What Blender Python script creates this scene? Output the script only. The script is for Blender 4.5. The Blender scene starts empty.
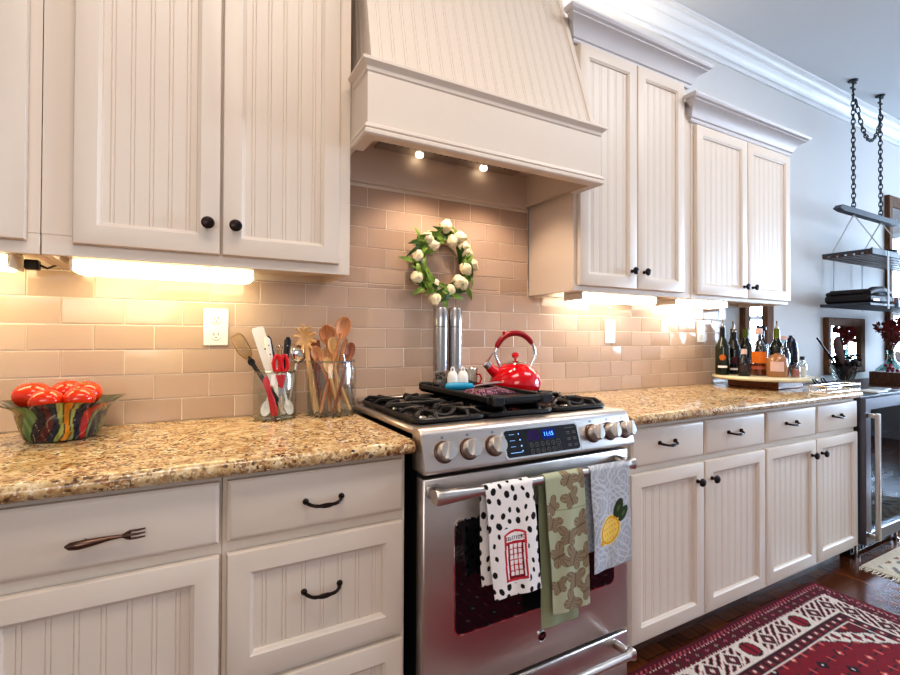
import bpy, bmesh, math, random
import numpy as np
from mathutils import Vector, Matrix
PI = math.pi
random.seed(7)
COL = bpy.context.scene.collection

# ------------------------------------------------------------------ helpers
def S(r, g, b):
    def f(c):
        c /= 255.0
        return c / 12.92 if c <= 0.04045 else ((c + 0.055) / 1.055) ** 2.4
    return (f(r), f(g), f(b), 1.0)

class G:
    """collects shapes and becomes ONE mesh object"""
    def __init__(self):
        self.v = []; self.f = []; self.mi = []; self.col = []; self.X = None
    def add(self, vs, fs, m=0, col=None):
        n = len(self.v)
        for i, p in enumerate(vs):
            p = Vector(p)
            if self.X is not None: p = self.X @ p
            self.v.append(p)
            self.col.append(col[i] if isinstance(col, list) else (col or (1, 1, 1, 1)))
        for q in fs:
            self.f.append([a + n for a in q]); self.mi.append(m)
        return self
    def box(self, x0, x1, y0, y1, z0, z1, b=0.0, m=0):
        if x0 > x1: x0, x1 = x1, x0
        if y0 > y1: y0, y1 = y1, y0
        if z0 > z1: z0, z1 = z1, z0
        b = min(b, (x1-x0)*.45, (y1-y0)*.45, (z1-z0)*.45)
        if b <= 0:
            vs = [(x, y, z) for x in (x0, x1) for y in (y0, y1) for z in (z0, z1)]
            return self.add(vs, [(0,1,3,2),(4,6,7,5),(0,4,5,1),(2,3,7,6),(0,2,6,4),(1,5,7,3)], m)
        vs = []; idx = {}
        lo = (x0, y0, z0); hi = (x1, y1, z1)
        for sx in (0,1):
            for sy in (0,1):
                for sz in (0,1):
                    s = (sx, sy, sz)
                    for a in range(3):
                        p = []
                        for k in range(3):
                            e = hi[k] if s[k] else lo[k]
                            if k != a: e += -b if s[k] else b
                            p.append(e)
                        idx[(s, a)] = len(vs); vs.append(p)
        fs = []
        for a in range(3):
            o = [k for k in range(3) if k != a]
            for sa in (0, 1):
                q = []
                for (p, r) in ((0,0),(1,0),(1,1),(0,1)):
                    s = [0,0,0]; s[a] = sa; s[o[0]] = p; s[o[1]] = r
                    q.append(idx[(tuple(s), a)])
                fs.append(q)
            for p in (0,1):
                for r in (0,1):
                    s0 = [0,0,0]; s0[o[0]] = p; s0[o[1]] = r; s1 = list(s0); s1[a] = 1
                    s0 = tuple(s0); s1 = tuple(s1)
                    fs.append([idx[(s0,o[0])], idx[(s1,o[0])], idx[(s1,o[1])], idx[(s0,o[1])]])
        for sx in (0,1):
            for sy in (0,1):
                for sz in (0,1):
                    s = (sx,sy,sz); fs.append([idx[(s,0)], idx[(s,1)], idx[(s,2)]])
        return self.add(vs, fs, m)
    def tube(self, pts, r, n=8, closed=False, m=0, flat=1.0, up=None, col=None):
        """r: number or list; flat: ratio of the second axis"""
        pts = [Vector(p) for p in pts]; N = len(pts)
        rs = r if isinstance(r, (list, tuple)) else [r]*N
        tang = []
        for i in range(N):
            a = pts[(i-1) % N] if (closed or i > 0) else pts[i]
            b = pts[(i+1) % N] if (closed or i < N-1) else pts[i]
            t = (b-a); tang.append(t.normalized() if t.length > 1e-9 else Vector((0,0,1)))
        if up is None:
            up = Vector((0,0,1)) if abs(tang[0].z) < .9 else Vector((0,1,0))
        u = Vector(up); u = (u - tang[0]*u.dot(tang[0])).normalized()
        vs = []; fs = []
        for i in range(N):
            u = (u - tang[i]*u.dot(tang[i]))
            u = u.normalized() if u.length > 1e-9 else tang[i].orthogonal().normalized()
            w = tang[i].cross(u)
            for k in range(n):
                a = 2*PI*k/n
                vs.append(pts[i] + u*(rs[i]*flat*math.cos(a)) + w*(rs[i]*math.sin(a)))
        M = N if closed else N-1
        for i in range(M):
            j = (i+1) % N
            for k in range(n):
                l = (k+1) % n
                fs.append((i*n+k, i*n+l, j*n+l, j*n+k))
        if not closed:
            fs.append(tuple(range(n))[::-1]); fs.append(tuple((N-1)*n+k for k in range(n)))
        return self.add(vs, fs, m, col)
    def lathe(self, prof, n=24, c=(0,0,0), axis='z', m=0, M=None):
        vs = []; fs = []; rings = []
        for (r, z) in prof:
            if r < 1e-6:
                rings.append([len(vs)]); vs.append(Vector((0,0,z)))
            else:
                rings.append(list(range(len(vs), len(vs)+n)))
                for k in range(n):
                    a = 2*PI*k/n; vs.append(Vector((r*math.cos(a), r*math.sin(a), z)))
        for i in range(len(rings)-1):
            A, B = rings[i], rings[i+1]
            for k in range(n):
                l = (k+1) % n
                if len(A) == 1 and len(B) == 1: break
                if len(A) == 1: fs.append((A[0], B[l], B[k]))
                elif len(B) == 1: fs.append((A[k], A[l], B[0]))
                else: fs.append((A[k], A[l], B[l], B[k]))
        R = Matrix.Identity(3)
        if axis == '-y': R = Matrix(((1,0,0),(0,0,-1),(0,1,0)))
        if axis == 'x': R = Matrix(((0,0,1),(0,1,0),(-1,0,0)))
        if M is not None: R = M
        return self.add([R @ p + Vector(c) for p in vs], fs, m)
    def ball(self, c, rx, ry=None, rz=None, nu=14, nv=8, m=0, M=None):
        ry = ry or rx; rz = rz or rx
        prof = [(math.sin(PI*i/nv), -math.cos(PI*i/nv)) for i in range(nv+1)]
        D = Matrix(((rx,0,0),(0,ry,0),(0,0,rz)))
        return self.lathe(prof, nu, c, m=m, M=(M @ D) if M is not None else D)
    def prism(self, poly, lo, hi, plane='yz', m=0):
        """poly in the plane, extruded from lo to hi along the third axis"""
        def P(a, b, h):
            return {'yz': (h, a, b), 'xz': (a, h, b), 'xy': (a, b, h)}[plane]
        n = len(poly)
        vs = [P(a, b, lo) for a, b in poly] + [P(a, b, hi) for a, b in poly]
        fs = [tuple(range(n)), tuple(range(n, 2*n))[::-1]] + [(i, (i+1) % n, n+(i+1) % n, n+i) for i in range(n)]
        return self.add(vs, fs, m)
    def sheet(self, nu, nv, fn, m=0, colfn=None, wrap=False):
        vs = []; fs = []; cs = []
        for j in range(nv+1):
            for i in range(nu + (0 if wrap else 1)):
                vs.append(fn(i/nu, j/nv))
                if colfn: cs.append(colfn(i/nu, j/nv))
        W = nu if wrap else nu+1
        for j in range(nv):
            for i in range(nu):
                k = (i+1) % W
                fs.append((j*W+i, j*W+k, (j+1)*W+k, (j+1)*W+i))
        return self.add(vs, fs, m, cs if colfn else None)
    def rings(self, x0, x1, z0, z1, yb, loops, cap=False, m=0):
        """rectangular loops (inset, out) standing on the plane y=yb, growing to -y"""
        vs = []; fs = []
        for (i, d) in loops:
            vs += [(x0+i, yb-d, z0+i), (x1-i, yb-d, z0+i), (x1-i, yb-d, z1-i), (x0+i, yb-d, z1-i)]
        for k in range(len(loops)-1):
            for q in range(4):
                r = (q+1) % 4
                fs.append((k*4+q, k*4+r, k*4+4+r, k*4+4+q))
        if cap:
            k = len(loops)-1; fs.append((k*4, k*4+1, k*4+2, k*4+3)); fs.append((3, 2, 1, 0))
        return self.add(vs, fs, m)
    def sweep(self, path, prof, m=0, endcap=True):
        """moulding: profile (out, z) swept on an xy polyline, mitred; outward = right of travel"""
        P = [Vector((a, b, 0)) for a, b in path]; n = len(P); offs = []
        for i in range(n):
            ns = []
            if i > 0: d = (P[i]-P[i-1]).normalized(); ns.append(Vector((d.y, -d.x, 0)))
            if i < n-1: d = (P[i+1]-P[i]).normalized(); ns.append(Vector((d.y, -d.x, 0)))
            if len(ns) == 1: offs.append(ns[0])
            else:
                s = (ns[0]+ns[1]); s = s / max(1e-6, s.dot(ns[0])); offs.append(s)
        k = len(prof); vs = []; fs = []
        for i in range(n):
            for (o, z) in prof:
                q = P[i] + offs[i]*o; vs.append((q.x, q.y, z))
        for i in range(n-1):
            for j in range(k):
                l = (j+1) % k
                fs.append((i*k+j, i*k+l, (i+1)*k+l, (i+1)*k+j))
        if endcap:
            fs.append(tuple(range(k))); fs.append(tuple((n-1)*k+j for j in range(k))[::-1])
        return self.add(vs, fs, m)

WM = {}
def build(name, g, mats, parent=None, origin=None, smooth=38, local=False, recalc=True, col=False):
    me = bpy.data.meshes.new(name)
    vs = g.v
    if not local:
        if parent is not None:
            W = WM[parent.name].inverted(); vs = [W @ p for p in vs]
        elif origin is not None:
            o_ = Vector(origin); vs = [p - o_ for p in vs]
    me.from_pydata([tuple(p) for p in vs], [], g.f)
    if not isinstance(mats, (list, tuple)): mats = [mats]
    for m in mats: me.materials.append(m)
    me.polygons.foreach_set('material_index', g.mi)
    if col:
        at = me.color_attributes.new('Col', 'FLOAT_COLOR', 'POINT')
        at.data.foreach_set('color', [c for q in g.col for c in q])
    if recalc:
        bm = bmesh.new(); bm.from_mesh(me)
        bmesh.ops.recalc_face_normals(bm, faces=bm.faces); bm.to_mesh(me); bm.free()
    me.polygons.foreach_set('use_smooth', [True]*len(me.polygons))
    me.set_sharp_from_angle(angle=math.radians(smooth))
    o = bpy.data.objects.new(name, me); COL.objects.link(o)
    if parent is not None:
        o.parent = parent; WM[o.name] = WM[parent.name]
    else:
        if origin is not None: o.location = origin
        WM[o.name] = Matrix.Translation(Vector(origin) if origin is not None else Vector((0,0,0)))
    return o

def tag(o, label=None, cat=None, group=None, kind=None):
    if label: o['label'] = label
    if cat: o['category'] = cat
    if group: o['group'] = group
    if kind: o['kind'] = kind
    return o

def thing(name, label, cat, loc=(0,0,0), rot=None, group=None):
    o = bpy.data.objects.new(name, None); COL.objects.link(o)
    o.empty_display_size = .05
    M = Matrix.Translation(Vector(loc))
    if rot is not None: M = M @ rot.to_4x4()
    o.matrix_world = M; WM[o.name] = M
    return tag(o, label, cat, group)

def dup(o, parent=None, M=None, label=None, group=None):
    c = o.copy(); COL.objects.link(c)
    if parent is not None: c.parent = parent
    if M is not None: c.matrix_world = M
    if label: c['label'] = label
    if group: c['group'] = group
    for ch in list(o.children): dup(ch, c)
    return c

def struct(name, g, mats, label=None, cat=None, **k):
    o = build(name, g, mats, **k); o['kind'] = 'structure'
    if label: o['label'] = label
    if cat: o['category'] = cat
    return o

def text_mesh(body, size, M, extrude=0.0003):
    """lettering as a G of filled letters, flat in local xy of M"""
    cu = bpy.data.curves.new('lettering', 'FONT'); cu.body = body; cu.size = size; cu.extrude = extrude
    cu.align_x = 'CENTER'; cu.align_y = 'CENTER'; cu.resolution_u = 3
    ob = bpy.data.objects.new('lettering_source', cu); COL.objects.link(ob)
    bpy.context.view_layer.update()
    dg = bpy.context.evaluated_depsgraph_get()
    me = bpy.data.meshes.new_from_object(ob.evaluated_get(dg))
    g = G(); g.X = M
    g.add([v.co.copy() for v in me.vertices], [list(p.vertices) for p in me.polygons])
    g.X = None
    bpy.data.objects.remove(ob); bpy.data.curves.remove(cu); bpy.data.meshes.remove(me)
    return g

def frame_from(base, tip):
    z = (Vector(tip)-Vector(base)).normalized(); y = Vector((0,1,0)); y = (y - z*y.dot(z)).normalized(); x = y.cross(z)
    return Matrix((x, y, z)).transposed()

# ------------------------------------------------------------------ materials
def nodes(name):
    m = bpy.data.materials.new(name); m.use_nodes = True
    nt = m.node_tree; return m, nt, nt.nodes['Principled BSDF']
def mat(name, c, rough=.5, metal=0., coat=0., emit=None, es=0., bump=None, spec=.5, vary=0., trans=0., sheen=0., ior=1.45, aniso=None):
    m, nt, p = nodes(name)
    p.inputs['Base Color'].default_value = c; p.inputs['Roughness'].default_value = rough
    p.inputs['Metallic'].default_value = metal; p.inputs['Coat Weight'].default_value = coat
    p.inputs['Specular IOR Level'].default_value = spec; p.inputs['IOR'].default_value = ior
    p.inputs['Transmission Weight'].default_value = trans; p.inputs['Sheen Weight'].default_value = sheen
    if emit: p.inputs['Emission Color'].default_value = emit; p.inputs['Emission Strength'].default_value = es
    N = nt.nodes; L = nt.links
    if vary or bump:
        tc = N.new('ShaderNodeTexCoord'); mp = N.new('ShaderNodeMapping'); L.new(tc.outputs['Object'], mp.inputs['Vector'])
        no = N.new('ShaderNodeTexNoise'); L.new(mp.outputs[0], no.inputs['Vector'])
        no.inputs['Scale'].default_value = bump[0] if bump else 6
        if aniso: mp.inputs['Scale'].default_value = aniso
        if bump:
            b = N.new('ShaderNodeBump'); b.inputs['Strength'].default_value = bump[1]; b.inputs['Distance'].default_value = bump[2]
            L.new(no.outputs[0], b.inputs['Height']); L.new(b.outputs[0], p.inputs['Normal'])
        if vary:
            r = N.new('ShaderNodeMix'); r.data_type = 'RGBA'
            r.inputs['A'].default_value = tuple(x*(1-vary) for x in c[:3])+(1,); r.inputs['B'].default_value = tuple(min(1, x*(1+vary)) for x in c[:3])+(1,)
            L.new(no.outputs[0], r.inputs['Factor']); L.new(r.outputs['Result'], p.inputs['Base Color'])
    return m
def mat_col(name, rough=.5, coat=0., bump=None, spec=.5, sheen=0.):
    m = mat(name, (1,1,1,1), rough, coat=coat, bump=bump, spec=spec, sheen=sheen)
    nt = m.node_tree; a = nt.nodes.new('ShaderNodeAttribute'); a.attribute_name = 'Col'
    nt.links.new(a.outputs['Color'], nt.nodes['Principled BSDF'].inputs['Base Color'])
    return m
def mat_glass(name, tint=(1,1,1,1), strength=.12, rough=.02):
    """thin clear glass: mostly transparent, glossy by fresnel"""
    m = bpy.data.materials.new(name); m.use_nodes = True; nt = m.node_tree; nt.nodes.clear(); N = nt.nodes; L = nt.links
    o = N.new('ShaderNodeOutputMaterial'); t = N.new('ShaderNodeBsdfTransparent'); t.inputs[0].default_value = tint
    gl = N.new('ShaderNodeBsdfGlossy'); gl.inputs['Roughness'].default_value = rough
    lw = N.new('ShaderNodeLayerWeight'); lw.inputs['Blend'].default_value = .25
    mr = N.new('ShaderNodeMapRange'); mr.inputs['To Min'].default_value = strength*.5; mr.inputs['To Max'].default_value = min(.9, strength*5)
    mx = N.new('ShaderNodeMixShader'); L.new(lw.outputs['Facing'], mr.inputs['Value']); L.new(mr.outputs[0], mx.inputs[0])
    L.new(t.outputs[0], mx.inputs[1]); L.new(gl.outputs[0], mx.inputs[2]); L.new(mx.outputs[0], o.inputs[0])
    return m
def ramp(nt, stops, interp='LINEAR'):
    r = nt.nodes.new('ShaderNodeValToRGB'); e = r.color_ramp; e.interpolation = interp
    e.elements[0].position = stops[0][0]; e.elements[0].color = stops[0][1]
    e.elements[1].position = stops[-1][0]; e.elements[1].color = stops[-1][1]
    for p, c in stops[1:-1]:
        q = e.elements.new(p); q.color = c
    return r

def granite():
    m, nt, p = nodes('granite'); N = nt.nodes; L = nt.links
    tc = N.new('ShaderNodeTexCoord')
    n0 = N.new('ShaderNodeTexNoise'); n0.inputs['Scale'].default_value = 26; n0.inputs['Detail'].default_value = 5; n0.inputs['Roughness'].default_value = .65
    L.new(tc.outputs['Object'], n0.inputs['Vector'])
    r0 = ramp(nt, [(.30, S(120,82,52)), (.43, S(190,152,104)), (.56, S(216,188,142)), (.70, S(236,220,188))]); L.new(n0.outputs[0], r0.inputs[0])
    # warp
    nw = N.new('ShaderNodeTexNoise'); nw.inputs['Scale'].default_value = 60; L.new(tc.outputs['Object'], nw.inputs['Vector'])
    va = N.new('ShaderNodeVectorMath'); va.operation = 'MULTIPLY_ADD'; va.inputs[1].default_value = (.012,.012,.012)
    L.new(nw.outputs['Color'], va.inputs[0]); L.new(tc.outputs['Object'], va.inputs[2])
    prev = r0.outputs[0]
    for sc, thr, c in ((120, .86, S(104,74,52)), (170, .80, S(150,104,66)), (230, .90, S(240,224,196)), (150, .90, S(66,50,42))):
        v = N.new('ShaderNodeTexVoronoi'); v.inputs['Scale'].default_value = sc; L.new(va.outputs[0], v.inputs['Vector'])
        sp = N.new('ShaderNodeSeparateColor'); L.new(v.outputs['Color'], sp.inputs[0])
        rr = ramp(nt, [(thr, (0,0,0,1)), (thr+.03, (1,1,1,1))]); L.new(sp.outputs[0], rr.inputs[0])
        # clustering of the dark grains
        nc = N.new('ShaderNodeTexNoise'); nc.inputs['Scale'].default_value = 14; L.new(tc.outputs['Object'], nc.inputs['Vector'])
        rc = ramp(nt, [(.36, (.35,.35,.35,1)), (.58, (1,1,1,1))]); L.new(nc.outputs[0], rc.inputs[0])
        mu = N.new('ShaderNodeMath'); mu.operation = 'MULTIPLY'; L.new(rr.outputs[0], mu.inputs[0]); L.new(rc.outputs[0], mu.inputs[1])
        mx = N.new('ShaderNodeMix'); mx.data_type = 'RGBA'; L.new(mu.outputs[0], mx.inputs['Factor']); L.new(prev, mx.inputs['A']); mx.inputs['B'].default_value = c
        prev = mx.outputs['Result']
    L.new(prev, p.inputs['Base Color']); p.inputs['Roughness'].default_value = .13; p.inputs['Specular IOR Level'].default_value = .5
    return m

def wood_floor():
    m, nt, p = nodes('dark_wood_floor'); N = nt.nodes; L = nt.links
    tc = N.new('ShaderNodeTexCoord'); mp = N.new('ShaderNodeMapping'); mp.inputs['Rotation'].default_value = (0,0,PI/2)
    L.new(tc.outputs['Object'], mp.inputs['Vector'])
    b = N.new('ShaderNodeTexBrick'); b.inputs['Scale'].default_value = 1; b.inputs['Brick Width'].default_value = .9; b.inputs['Row Height'].default_value = .125
    b.inputs['Mortar Size'].default_value = .0018; b.inputs['Mortar Smooth'].default_value = .1; b.offset = .37
    b.inputs['Color1'].default_value = S(126,70,36); b.inputs['Color2'].default_value = S(86,44,24); b.inputs['Mortar'].default_value = S(25,13,9)
    L.new(mp.outputs[0], b.inputs['Vector'])
    m2 = N.new('ShaderNodeMapping'); m2.inputs['Scale'].default_value = (22,2.2,8); L.new(tc.outputs['Object'], m2.inputs['Vector'])
    n = N.new('ShaderNodeTexNoise'); n.inputs['Scale'].default_value = 2.5; n.inputs['Detail'].default_value = 6; L.new(m2.outputs[0], n.inputs['Vector'])
    r = ramp(nt, [(.3, (.45,.45,.45,1)), (.7, (1.15,1.15,1.15,1))]); L.new(n.outputs[0], r.inputs[0])
    mx = N.new('ShaderNodeMix'); mx.data_type = 'RGBA'; mx.blend_type = 'MULTIPLY'; mx.inputs['Factor'].default_value = .8
    L.new(b.outputs[0], mx.inputs['A']); L.new(r.outputs[0], mx.inputs['B']); L.new(mx.outputs['Result'], p.inputs['Base Color'])
    p.inputs['Roughness'].default_value = .22
    bp = N.new('ShaderNodeBump'); bp.inputs['Strength'].default_value = .25; bp.inputs['Distance'].default_value = .003; L.new(b.outputs['Fac'], bp.inputs['Height']); bp.invert = True
    L.new(bp.outputs[0], p.inputs['Normal'])
    return m

def wood(name, c1, c2, rough=.45, scale=(4, 30, 30), s=3):
    m, nt, p = nodes(name); N = nt.nodes; L = nt.links
    tc = N.new('ShaderNodeTexCoord'); mp = N.new('ShaderNodeMapping'); mp.inputs['Scale'].default_value = scale; L.new(tc.outputs['Object'], mp.inputs['Vector'])
    n = N.new('ShaderNodeTexNoise'); n.inputs['Scale'].default_value = s; n.inputs['Detail'].default_value = 4; L.new(mp.outputs[0], n.inputs['Vector'])
    r = ramp(nt, [(.35, c1), (.65, c2)]); L.new(n.outputs[0], r.inputs[0]); L.new(r.outputs[0], p.inputs['Base Color'])
    p.inputs['Roughness'].default_value = rough
    return m

M_ = {}
def init_mats():
    K = M_
    K['paint'] = mat('cream_cabinet_paint', S(222,208,193), .38, bump=(40,.04,.002))
    K['trimw'] = mat('white_trim_paint', S(232,232,232), .4)
    K['wall'] = mat('wall_paint', S(214,212,210), .8, bump=(180,.08,.001))
    K['ceil'] = mat('ceiling_paint', S(208,211,213), .9, bump=(120,.08,.001))
    K['tile'] = [mat('taupe_tile', S(198,172,152), .1, spec=.6, bump=(9,.05,.004)), mat('taupe_tile_pale', S(203,178,158), .1, spec=.6, bump=(8,.05,.004)), mat('taupe_tile_deep', S(192,166,146), .12, spec=.6, bump=(10,.05,.004))]
    K['grout'] = mat('grout', S(238,226,208), .9)
    K['granite'] = granite()
    K['floor'] = wood_floor()
    K['bronze'] = mat('dark_bronze', S(48,38,36), .32, .7)
    K['pewter'] = mat('aged_pewter', S(112,88,76), .3, .9)
    K['steel'] = mat('brushed_steel', (.64,.59,.56,1), .34, 1., bump=(6,.05,.0006), aniso=(1.2,60,160))
    K['steel2'] = mat('satin_steel', (.62,.59,.57,1), .2, 1.)
    K['satin'] = mat('satin_nickel', (.66,.62,.58,1), .33, 1.)
    K['rosegrey'] = mat('rose_grey_plastic', S(150,128,132), .4)
    K['millsteel'] = mat('mill_steel', (.46,.44,.43,1), .26, 1.)
    K['chrome'] = mat('chrome', (.82,.81,.8,1), .07, 1.)
    K['iron'] = mat('cast_iron', S(38,37,38), .42, .2, bump=(220,.2,.001))
    K['enamel'] = mat('black_enamel', S(24,23,24), .12)
    K['blackglass'] = mat('black_glass', (.006,.006,.009,1), .03, spec=.8)
    K['black'] = mat('black_plastic', S(22,21,22), .35)
    K['rubber'] = mat('dark_gap', S(10,9,9), .7)
    K['white'] = mat('white_plastic', S(240,238,232), .3)
    K['lens'] = mat('lit_lens', (1,1,1,1), .4, emit=(1.0,.86,.50,1), es=9.0)
    K['lens2'] = mat('lit_lens_white', (1,1,1,1), .4, emit=(1.0,.90,.74,1), es=9.0)
    K['bulb'] = mat('halogen_bulb', (1,1,1,1), .3, emit=(1,.82,.6,1), es=5)
    K['glass'] = mat_glass('clear_glass', (.93,.96,.95,1), .14)
    K['glassrim'] = mat_glass('thick_glass_edge', (.80,.86,.84,1), .3)
    K['brass'] = mat('brass_wire', S(176,140,84), .3, .8)
    K['bluish'] = mat_glass('bluish_glass', (.72,.82,.92,1), .2)
    K['coolerbody'] = mat('cooler_body', S(52,56,62), .3, .6)
    K['slate'] = mat('slate_painted_wood', S(62,66,74), .55)
    K['slateblue'] = mat('slate_blue_edge', S(120,138,156), .5)
    K['pane'] = mat_glass('window_pane', (.97,.98,1,1), .05)
    K['smoke'] = mat_glass('dark_cooler_glass', (.60,.66,.72,1), .05)
    K['darksteel'] = mat('dark_steel', (.20,.20,.22,1), .3, 1.)
    K['crown'] = mat('cabinet_crown_paint', S(206,202,202), .4)  # cabinet paint greyed so the colour carries the moulding's blue-grey shade
    K['mirror'] = mat('mirror_silver', (.9,.92,.94,1), .02, 1.)
    K['red'] = mat('red_enamel', S(205,12,28), .1, coat=.6)
    K['redp'] = mat('red_plastic', S(200,22,30), .25)
    K['spoonwood'] = wood('spoon_wood', S(176,112,68), S(206,146,98), .5, (30,30,4))
    K['spoonpale'] = wood('pale_spoon_wood', S(205,158,100), S(228,186,130), .5, (30,30,4))
    K['spoondark'] = wood('dark_spoon_wood', S(120,66,38), S(158,94,58), .5, (30,30,4))
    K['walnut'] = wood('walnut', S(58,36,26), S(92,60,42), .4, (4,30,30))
    K['oak'] = wood('oak_frame', S(80,50,28), S(118,80,48), .8, (30,30,4))
    K['board'] = wood('base_block_wood', S(120,66,32), S(150,88,46), .4, (3,20,20))
    K['marble'] = mat('cream_marble', S(226,212,176), .15, vary=.15)
    K['tulip'] = mat('tulip_petal', S(246,231,192), .45, vary=.06, sheen=.2)
    K['leaf'] = mat('tulip_leaf', S(118,150,58), .45, vary=.35)
    K['leafd'] = mat('tulip_leaf_dark', S(62,96,40), .45, vary=.35)
    K['vine'] = mat('vine_twig', S(96,68,44), .8, vary=.3)
    K['tomato'] = mat('tomato_skin', S(222,58,22), .12, coat=.4, vary=.12)
    K['calyx'] = mat('tomato_calyx', S(70,110,40), .6)
    K['blue'] = mat('turquoise_grip', S(30,150,190), .35)
    K['white_fleck'] = mat('white_dot', S(240,232,228), .6)
    K['col_gloss'] = mat_col('painted_glaze', .12, coat=.5)
    K['col_cloth'] = mat_col('printed_cotton', .9, bump=(900,.25,.0006), sheen=0.)
    K['col_rug'] = mat_col('woven_wool', .95, bump=(420,.6,.003), sheen=0.)
    K['rope'] = mat('pale_rope', S(205,210,212), .8)
    K['galv'] = mat('chain_metal', S(58,62,66), .4, .7)
    K['greenglass'] = mat('dark_green_bottle_glass', S(26,32,12), .06, spec=.8)
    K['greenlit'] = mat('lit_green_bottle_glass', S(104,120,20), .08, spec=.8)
    K['blackbottle'] = mat('near_black_bottle_glass', S(20,17,18), .06, spec=.8)
    K['whisky'] = mat('amber_spirit', S(128,52,16), .08, spec=.8)
    K['honey'] = mat('honey_spirit', S(170,120,80), .08, spec=.8)
    K['pinklabel'] = mat('pale_pink_label', S(226,190,178), .6)
    K['orangelabel'] = mat('orange_label', S(226,120,28), .5)
    K['rosy'] = mat('rosy_spirit', S(190,120,110), .1)
    K['navy'] = mat('navy_bottle', S(24,30,46), .2)
    K['dried'] = mat('dark_dried_petals', S(48,36,38), .7, vary=.4)
    K['reddried'] = mat('red_dried_petals', S(150,58,50), .7, vary=.4)
    K['teal_glass'] = mat_glass('teal_vase_glass', (.62,.82,.80,1), .16)
    K['leather'] = mat('black_leather', S(30,24,24), .6, bump=(60,.3,.002))
    K['blueled'] = mat('blue_display_digits', (.02,.1,.6,1), .3, emit=(.10,.32,1,1), es=2.6)
    K['bluepanel'] = mat('blue_display_field', (.0,.01,.08,1), .1, emit=(.0,.03,.42,1), es=.22)
    K['purplepanel'] = mat('purple_display_field', (.01,.0,.03,1), .1, emit=(.05,.02,.16,1), es=.2)
    K['blueglow'] = mat('blue_indicator', (.1,.3,.6,1), .3, emit=(.35,.6,1,1), es=.8)
    K['icon'] = mat('grey_icon_print', S(120,116,112), .5)
    K['daylight'] = None
init_mats()
# ================================================================== THE ROOM
XL, XR, YF, ZT = -2.6, 7.4, -4.0, 3.02
struct('floor', G().box(XL, XR, YF, 0, -.08, 0), M_['floor'], 'dark brown plank floor')
struct('ceiling', G().box(XL-.1, XR+.1, YF-.1, .1, ZT, ZT+.1), M_['ceil'])
struct('wall_back', G().box(XL, XR, 0, .1, -.08, ZT), M_['wall'])
struct('wall_left', G().box(XL-.1, XL, YF, .1, -.08, ZT), M_['wall'])
struct('wall_front', G().box(XL, XR, YF-.1, YF, -.08, ZT), M_['wall'])
# right wall with three openings
WINS = [(-1.45, -.55), (-2.55, -1.65), (-3.65, -2.75)]
g = G(); wz0, wz1 = .55, 2.45
ys = sorted([YF] + [q for a in WINS for q in a] + [.1])
g.box(XR, XR+.1, YF, .1, -.08, wz0).box(XR, XR+.1, YF, .1, wz1, ZT)
for a, b in ((YF, -3.65), (-2.75, -2.55), (-1.65, -1.45), (-.55, .1)): g.box(XR, XR+.1, a, b, wz0, wz1)
struct('wall_right', g, M_['wall'])
for k, (a, b) in enumerate(WINS):
    g = G()
    g.box(XR-.02, XR+.08, a, a+.05, wz0, wz1, .004).box(XR-.02, XR+.08, b-.05, b, wz0, wz1, .004)
    g.box(XR-.02, XR+.08, a+.05, b-.05, wz0, wz0+.06, .004).box(XR-.02, XR+.08, a+.05, b-.05, wz1-.06, wz1, .004)
    g.box(XR, XR+.05, a+.05, b-.05, 1.47, 1.53)
    for i in (1, 2):
        y = a + (b-a)*i/3; g.box(XR+.01, XR+.04, y-.011, y+.011, wz0+.06, wz1-.06)
    for z in (.86, 1.17, 1.83, 2.13): g.box(XR+.01, XR+.04, a+.05, b-.05, z-.011, z+.011)
    w = struct('window_%d' % (k+1), g, M_['trimw'])
    build('pane', G().box(XR+.02, XR+.024, a+.05, b-.05, wz0+.06, wz1-.06), M_['pane'], w)
# ceiling crown moulding
prof = [(0,2.895),(.012,2.895),(.016,2.903),(.016,2.914),(.010,2.918),(.010,2.922),(.022,2.926),(.028,2.942),(.044,2.958),(.058,2.968),(.058,2.978),(.064,2.980),(.078,2.990),(.084,3.000),(.084,3.006),(.104,3.010),(.108,3.0195),(0,3.0195)]
struct('trim_1', G().sweep([(XL, -.001), (XR-.001, -.001)], prof), M_['trimw'], 'white stepped crown moulding along the back wall')
struct('baseboard_back', G().box(5.6, XR, -.018, -.001, 0, .12, .004), M_['trimw'])

# ------------------------------------------------------------------ backsplash: bevelled running-bond tiles in one mesh
TP, TZ, TZ0, TX0 = .1545, .0775, 1.1486, .607
g = G(); rnd = random.Random(3)
def tile(x0, x1, z0, z1):
    if x1-x0 < .012 or z1-z0 < .012: return
    e = .0014; x0 += e; x1 -= e; z0 += e; z1 -= e; b = .0022
    t = [rnd.uniform(-.0006, .0006) for _ in range(4)]; ya, yb = -.0086, -.0108
    vs = [(x0,ya,z0),(x1,ya,z0),(x1,ya,z1),(x0,ya,z1),(x0,yb+.0007,z0),(x1,yb+.0007,z0),(x1,yb+.0007,z1),(x0,yb+.0007,z1),
          (x0+b,yb+t[0],z0+b),(x1-b,yb+t[1],z0+b),(x1-b,yb+t[2],z1-b),(x0+b,yb+t[3],z1-b)]
    fs = [(i,(i+1)%4,4+(i+1)%4,4+i) for i in range(4)] + [(4+i,4+(i+1)%4,8+(i+1)%4,8+i) for i in range(4)] + [(8,9,10,11)]
    g.add(vs, fs, 1 + rnd.choice((0,0,1,2)))
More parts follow.
